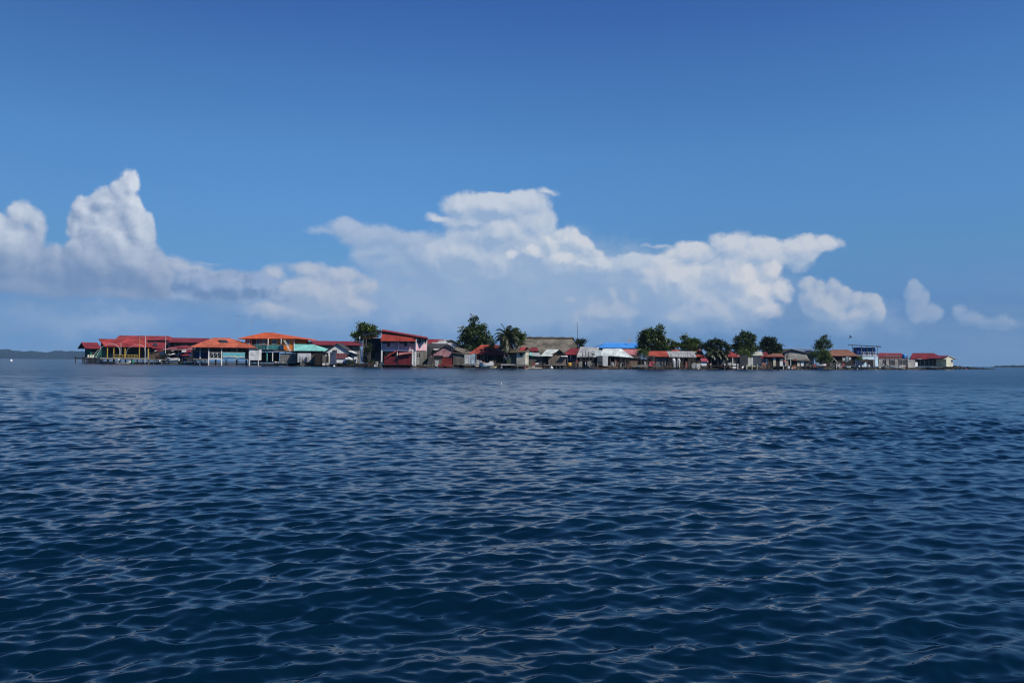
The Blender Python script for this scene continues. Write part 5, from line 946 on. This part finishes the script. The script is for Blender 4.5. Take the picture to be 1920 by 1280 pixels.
t.walls(1441, 1468, 669.5, 686, .1, 4, wdk); t.roofx(1434, 1471, 663, 669, 4.5, rust, over=.4, rx=(1448, 1466)); t.box('roof_edge', 1433, 667.6, 1470, 669.2, -.55, -.45, red)
t.box('pale_door', 1450, 671, 1454.3, 686, -.05, .08, ccr); t.box('white_door', 1462, 677, 1468, 686, -.1, .05, cwh); t.box('upper_panel', 1462, 671, 1468, 676.5, -.08, .05, cgr); t.box('deck', 1440, 686, 1484, 687.3, -.5, 3, wdk); t.posts((1441, 1448, 1455, 1462, 1468.5, 1482), 686, 693, -.3, .1, wdk, 'stilt')
t.post(1468.5, 686, 693, -.45, .1, cwh, 'stilt')
t = T('porch_frame', 'empty post and beam frame right of the brown shack', 'frame', 1469, 1483, .8)
t.posts((1473, 1482.5), 668.5, 687, 0, .08, cwh); t.posts((1477,), 669, 687, 1.5, .08, wgry); t.box('beam', 1470, 668, 1483.5, 669.2, -.05, .1, wgry)
person('person in a coral shirt standing on the deck by the brown shack', 1470.5, 686, 673.5, .9, cth, cdb)
single('crate', 'stack of tan boxes on the deck beside the person in coral', 'box', 1475.5, 686, FY(1475) + 1, lambda b: b.box(-.4, .4, 0, .6, 0, .6).box(-.32, .36, 0, .55, .6, 1.25), mat('tan_box', (.35, .27, .19), .9))
t = T('grey_gable_house', 'large weathered grey gabled house with a sagging roof line', 'house', 1468, 1514, 6, 1)
t.walls(1471, 1512, 661, 685, .2, 7, cgr, ('y', 656, 1484)); t.roofy(1466, 1519, 1484, 653.8, 661, 7, dth, over=.5, th=.16, eaver=662.5); t.shed([(1474, 674), (1516, 673), (1511, 661), (1480, 661.5)], -.6, -.0, mat('pale_boards', (.26, .26, .24), .9, 'wood'), th=.06, name='apron'); t.box('doorway', 1489, 676, 1494, 686, -.7, -.5, blk)
t = T('panel_hut', 'low grey hut with two white panels before the grey gabled house', 'hut', 1486, 1518, 2)
t.walls(1488, 1517, 675, 687, .1, 3, wdk); t.box('panel', 1495, 677, 1499.5, 686, 0, .08, ccr); t.box('panel', 1501.5, 675.5, 1508, 686, 0, .08, cwh); t.shed([(1486, 675), (1519, 676), (1517, 672), (1488, 672)], -.4, 3.2, wgry); t.fence(1509, 1517, 675, 686, 0, wgry)
t.box('red_cloth', 1489, 672.5, 1493.5, 676, -.5, -.45, red)
t = T('blue_roof_house', 'long house with a thin grey-blue roof behind the grey gabled house', 'house', 1494, 1528, 14)
t.walls(1496, 1526, 661, 685, .2, 6, cgr); t.roofx(1492, 1530, 654, 660, 6, mat('blue_grey_metal', (.16, .22, .32), .5, 'corr'), over=.4)
antenna('thin white antenna on the grey gabled house', 1498, 648, 660, 9)
tree('airy tree with gaps of sky through its crown, left of the blue tower', [(1542, 640, 9, 7), (1533, 646, 7, 7), (1552, 647, 7, 7), (1543, 631, 5, 3.5), (1550, 639, 5, 5), (1540, 651, 10, 5)], 1542, 7, lf1, 1200, .42, 25, clump=18, limbs=12, trunk=.12)
bush('dense bright green bush below the airy tree', [(1532, 668, 13, 9), (1545, 664, 13, 9), (1524, 662, 8, 5), (1550, 672, 9, 8), (1538, 660, 12, 5)], 3, lf2, 2400, .34, 26)
t = T('rusty_house', 'house with a broad rusty brown-red roof behind the steep thatched hut', 'house', 1552, 1608, 9)
t.walls(1556, 1604, 666, 685, .2, 7, wdk); t.roofx(1547, 1611, 656, 667, 8, rust, over=.5, rx=(1560, 1592))
t = T('steep_thatch_hut', 'small hut with a steep dark thatch gable almost touching the ground', 'hut', 1548, 1582, 2.2)
t.roofy(1545, 1574, 1553.5, 661, 679, 5, thatch, over=.3, th=.28, eaver=681); t.walls(1549, 1570, 679, 687, .1, 5, wdk, ('y', 663, 1554)); t.walls(1556, 1577, 680, 687, -.1, 3, wgry, name='side_wall'); t.add('ridge_pole', MB().cyl((t.X(1553.5), -.5, t.Z(661, 1553)), (t.X(1553.5), 5.4, t.Z(660.5, 1553)), .12, n=6), dth); t.add('gable_pole', MB().cyl((t.X(1563, -.5), -.5, t.Z(671, 1565, -.5)), (t.X(1572, -.5), -.5, t.Z(683, 1572, -.5)), .06, n=5), cwh)
t = T('chair_frame', 'white wooden frame like a ladder chair at the waterline by the thatched hut', 'frame', 1567, 1576, -.4)
t.posts((1568.5, 1574.5), 681, 691, 0, .09, cwh, 'leg'); t.box('rail', 1568, 686, 1575, 687, -.08, .08, cwh); t.box('rail', 1568, 683, 1575, 684, -.08, .08, cwh)
t = T('landing_stage', 'long dark landing stage below the bright green bush', 'jetty', 1484, 1560, -.4)
t.box('deck', 1484, 686.4, 1560, 687.6, 0, 2, wdk); t.posts([1487 + 8 * i for i in range(9)], 687, 693, .1, .09, wdk, 'pile')
boat('white boat lying on the landing stage below the bright green bush', 1526, 1548, .3, hullw, .5, 1.1, 1, z=.95)
boat('bright blue and white rowing boat moored below the landing stage', 1527, 1542, -1.6, hullb, .5, 1.1, -1, inner=cwh)
t = T('laundry_rack', 'white and pale blue washing beside the steep thatched hut', 'laundry line', 1579, 1597, 3)
t.posts((1579.5, 1596), 667, 684, .3, .06, wgry); sheet(1580, 1585, 671, 677, .3, tarp, 'cloth'); sheet(1586, 1591, 668, 678, .35, mat('pale_blue_cloth', (.42, .52, .56), .9), 'cloth'); sheet(1592, 1595.5, 670, 675, .3, cwh, 'cloth'); t.add('line', MB().cyl((t.X(1579.5), .3, t.Z(668.5, 1580)), (t.X(1596), .3, t.Z(668, 1596)), .02, n=4), cdk)
bush('round green bush left of the blue tower', [(1602, 671, 10, 6), (1610, 672, 6, 6), (1596, 674, 5, 4)], 5, lf2, 800, .34, 27)
boat('white skiff drawn up by the washing line', 1583, 1594, .8, hullw, .5, 1.1, -1, z=.5, tilt=.08)
# ---------------------------------------------------------- blue water tower house
t = T('blue_tower', 'blue and white two storey tower house with rooftop water tanks under a thin flat roof', 'tower house', 1607, 1647, 2.5, .4)
t.walls(1615, 1646.5, 667, 687.5, .1, 3.5, cyw, name='white_box'); t.walls(1607, 1615.5, 651, 666.5, .3, 2.6, mat('deep_blue_paint', (.02, .06, .26), .6), name='blue_screen'); t.box('back_screen', 1615.5, 651.5, 1641, 665, 2.4, 2.6, mat('mid_blue_paint', (.04, .15, .50), .6))
t.box('floor_slab', 1607, 665.8, 1647, 667.2, -.05, 3.6, cwh); t.box('opening', 1628, 674, 1640, 687, .02, .14, blk); t.box('grey_door', 1637, 674.5, 1641, 687, -.02, .05, cgr)
t.shed([(1591, 646.6), (1653, 650.2), (1652, 648.6), (1590, 645.2)], -.6, 3.6, mat('thin_dark_roof', (.06, .10, .15), .5, 'corr'), th=.12)
for p in (1598.5, 1615.5, 1626, 1636, 1645.5): t.post(p, 648, 667 if p > 1600 else 686, -.1, .07, wdk if p < 1600 else mst)
for p in (1619.5, 1630, 1639): t.add('water_tank', MB().lathe(t.X(p, 1.2), 1.2, [(.42, t.Z(665.5, p, 1.2)), (.42, t.Z(656, p, 1.2)), (.3, t.Z(654.6, p, 1.2)), (.12, t.Z(654, p, 1.2))], 12), mat('tank_blue', (.05, .25, .62), .5), smooth=True)
t.rail(1615.5, 1645, 660, 665.6, -.02, cwh, 9); t.walls(1641, 1646, 668, 687, -.02, .1, cyw, name='corner')
t.shed([(1613, 678.5), (1628, 677.5), (1627, 672.5), (1617, 674)], -1.2, .0, wdk, name='awning'); t.stilts(1616, 1646, 4, t.Z(687, 1630), 4.8, .12, wdk)
boat('long dark blue launch with a canopy and three white outboards before the blue tower', 1589, 1628, -.8, hulld, .95, 1.7, -1, engines=2, canopy=cdb, z=0)
for px in (1610.5, 1617, 1627): single('outboard_engine', 'tilted white outboard engine at the stern row before the blue tower', 'engine', px, 689.5, FY(px) - 1.6, lambda b: b.lathe(0, 0, [(.06, -.5), (.08, 0), (.22, .1), (.26, .45), (.18, .75), (.05, .8)], 9, 1.2, .9), hullw, 'outboards before the blue tower', True)
buoy('white float left of the outboards before the blue tower', 1607.5, 692.6, -2.4, cwh)
person('person in dark clothes on the launch before the blue tower', 1626, 687.5, 676, .4, cdk, cdb)
# ---------------------------------------------------------- far right
t = T('rear_red_house', 'long low house with a deep red roof behind the grey yard wall', 'house', 1646, 1700, 10, 3)
t.walls(1648, 1698, 667.5, 688, .2, 7, cdk); t.roofx(1644, 1703, 662.2, 671, 8, red2, over=.5, rx=(1650, 1690))
t = T('yard_wall', 'grey block yard wall with a bare post and rail frame above it', 'wall', 1647, 1701, 1.5, 3)
t.box('wall', 1648, 672.5, 1700, 687, 0, .3, conc)
for p in (1655, 1670, 1686, 1693): t.box('panel', p, 674.5, p + 6, 684, -.06, 0, cdk)
for p in (1661.5, 1669, 1677.8, 1686, 1700): t.post(p, 664 if p in (1669, 1661.5, 1686) else 667, 687, -.15, .09, wpk)
t.box('top_rail', 1661, 666.5, 1686, 667.3, -.12, -.04, wpk); t.box('top_rail', 1648, 672, 1700, 673, -.1, .4, wpk)
barrel('tall blue water drum standing on the wall left of the right end house', 1695.5, 672.5, 4, mat('tank_blue', (.05, .25, .62), .5), .62, 1.5, 'water drum', None, 'water_drum')
boat('white canoe lying ashore before the grey yard wall', 1672, 1692, -.3, hullw, .45, .9, -1, z=.45, name='canoe', cat='canoe')
single('boulder_heap', 'pale rubble heap by the corner of the blue tower', 'rubble', 1655, 687.5, FY(1655) + .5, lambda b: [b.rock((random.Random(i).uniform(-1.5, 1.8), random.Random(i + 50).uniform(0, 1), random.Random(i + 90).uniform(-.1, .4)), .35, .3, .25, random.Random(i)) for i in range(16)], conc)
t = T('block_store', 'small grey block store left of the right end house', 'store', 1701, 1717, 3, 2)
t.walls(1702, 1716, 674.5, 689, 0, 3, conc); t.post(1702, 666, 674.5, .1, .14, conc); t.box('low_wall', 1716, 679, 1720.5, 687, -.1, .1, cwh)
t = T('end_house', 'cream house with a dark red hip roof, last house on the right', 'house', 1713, 1774, 4, -4)
t.walls(1714, 1773.5, 672.8, 686.5, 0, 8, mat('shaded_cream_front', (.30, .29, .24), .9)); t.roofx(1707, 1776, 662.3, 673, 8, red2, over=1.0, rx=(1711, 1752), th=.14)  # front wall: shade under the eave put into a greyer cream
for a in (1719, 1727, 1735, 1743, 1751, 1758): t.window(a, 674.5, a + 5, 684, 0., cdk, 1, mat('dark_pane', (.05, .05, .045), .5))
t.box('roof_patch', 1744, 665.3, 1754, 666.6, 1.6, 1.9, mat('salmon_sheet', (.50, .20, .14), .6)) if 0 else None
t.box('white_eave_board', 1720, 672.3, 1729, 673.4, -1.15, -1.05, cwh)
w = T('end_porch', 'sunlit cream gable room at the right corner of the last house', 'room', 1774, 1788, Y=270, t=1)
w.walls(1774.2, 1787, 673, 687, 0, 5, mat('sunlit_cream_gable', (.74, .72, .52), .85, var=.1), ('y', 668.8, 1781)); w.roofy(1771.5, 1792, 1781, 666.8, 673.3, 5, cwh, over=.25, th=.12, eaver=672.2, name='white_verge'); w.roofy(1760, 1794, 1780.5, 666.4, 671.5, 5, red2, over=.12, th=.12, eaver=673, name='roof'); w.window(1783, 674, 1786.5, 679, -.01, cwh, 1)  # gable wall: sunlight put into a paler cream than the front
t = T('long_jetty', 'low pale jetty deck on short dark piles before the last house', 'jetty', 1714, 1768, 1.5, -4)
t.box('deck', 1714, 687, 1768, 688.6, -.3, 2, mat('pale_deck', (.42, .43, .34), .9)); t.posts([1715 + 7.5 * i for i in range(8)], 688, 693, 0, .13, wdk, 'pile')
t = T('antenna', 'small white aerial on a pole on the roof of the last house', 'antenna', 1748, 1752, 10)
z = t.Z(662, 1750); t.add('mast', MB().cyl((t.X(1750), 0, z - .6), (t.X(1750), 0, z + 1.3), .05, n=5), mst); t.add('aerial', MB().slab([(t.X(1748.5), 0, z + 1.1), (t.X(1750.5), 0, z + 1.0), (t.X(1750.5), .1, z + 1.25), (t.X(1749), .1, z + 1.3)], .05), cwh)
rn = random.Random(31)
for i in range(110):                       # breakwater of loose boulders out to the tip
    u = rn.random() ** 1.0; px = 1764 + 101 * u; s = rn.uniform(.35, .8) * (1 - .55 * u) * (1.15 if px < 1800 else 1)
    Y = FY(px) + rn.uniform(-.8, 2.2) + 1.0; a = at(px, HOR(px), Y); mb = MB().rock((0, 0, 0), s * 1.25, s, s * .8, rn); zt = rn.uniform(-.1, 1.3 * (1 - u) ** 1.2 + .15)
    tag(obj('boulder', mb, rock, loc=(a.x, Y, zt)), 'dark boulder in the low breakwater running out from the last house', 'boulder', 'boulders of the breakwater')
# buoys, birds, floats
buoy('red and white float off the breakwater', 1812, 692.8, -12, buoyr, .34); buoy('white float before the tall narrow outhouse', 626.5, 687.3, -1.2, cwh, .28); buoy('pale red float before the cream cabin', 985, 690.5, -1.5, buoyr, .2)
buoy('white float below the board hut', 1034, 689.5, -.8, cwh, .3); buoy('white float below the white box with the crimson lid', 1309, 691.5, -1.2, cwh, .18); buoy('lone white float on open water at the far left', 21, 676.5, 60, cwh, .5)
buoy('tiny white float far out in front of the village centre', 940, 719.5, -126 + 6, cwh, .05); buoy('white float at the waterline below the grey gabled house', 1484.5, 690.6, -1, cwh, .2)
bird('dark long-winged bird flying above the blue tower', 1594.5, 632, 150, 1.35, mat('black_feathers', (.015, .015, .018), .8), R(50), (R(-35), R(25)))
bird('tiny white bird flying high over the village centre', 935, 531, 140, .45, cwh, R(70), (R(20), R(10)))
for px, y0, l in ((1009, 684, 0),) : pass
rn = random.Random(77)
SP = [(653, 702), (704, 716), (803, 812), (895, 930), (1063, 1086), (1100, 1125), (1140, 1180), (1205, 1243), (1250, 1300), (1300, 1330), (1420, 1445), (1505, 1525), (1548, 1590)]
for a, b in SP:
    for i in range(int((b - a) / 3.0)):
        px = rn.uniform(a, b); pole('crooked grey post standing in the shallows before the village', px, rn.uniform(672, 684), 693 - max(0, (1000 - px)) * .009, rn.uniform(-.3, 1.6), rn.uniform(.04, .09), rn.choice([wgry, wdk, wbr]), 'post', 'wooden_post', 'posts in the shallows', rn.uniform(-.15, .15))

BM = [wgry, wdk, wbr, wpk, tarp, gzn, cdk, red2, rust]
for i in range(210):                       # boards, sheets and scraps that fill the shore between and before the huts
    a, b = rn.choice([(560, 625), (650, 714), (780, 870), (893, 936), (984, 1020), (1060, 1125), (1140, 1262), (1276, 1340), (1340, 1400), (1425, 1500), (1505, 1610), (1648, 1700)])
    px = rn.uniform(a, b); w, h = rn.uniform(.35, 1.1), rn.uniform(.4, 1.5); o = rn.uniform(.9, 2.6); le = rn.uniform(.1, .5); k = rn.random()
    if k < .6: single('board', 'weathered board or sheet leaning among the clutter on the village shore', 'board', px, HOR(px), FY(px) + o, lambda q: q.slab([(-w / 2, 0, 0), (w / 2, .05, 0), (w / 2 + le * .3, le, h), (-w / 2 + le * .3, le, h * rn.uniform(.8, 1.1))], .04), rn.choice(BM), 'boards leaning on the shore').location.z = rn.uniform(.05, .4)
    else: single('plank_pile', 'low heap of grey planks among the clutter on the village shore', 'planks', px, HOR(px), FY(px) + o, lambda q: [q.box(-w + rn.uniform(-.2, .2), w + rn.uniform(-.2, .2), .1 * j, .1 * j + .14, .09 * j, .09 * j + .06) for j in range(5)], rn.choice(BM[:4]), 'plank heaps on the shore').location.z = rn.uniform(.05, .35)
# ================================================================== haze
HM = bpy.data.materials.new('haze_air'); HM.use_nodes = True; t = HM.node_tree
for n in list(t.nodes):
    if n.type == 'BSDF_PRINCIPLED': t.nodes.remove(n)
pv = t.nodes.new('ShaderNodeVolumePrincipled'); pv.inputs['Color'].default_value = (.38, .66, 1, 1); pv.inputs['Density'].default_value = .00007
t.links.new(pv.outputs[0], t.nodes['Material Output'].inputs['Volume'])
tag(obj('haze', MB().box(-7500, 7500, -7500, 7500, -1.5, 140), HM), kind='stuff')
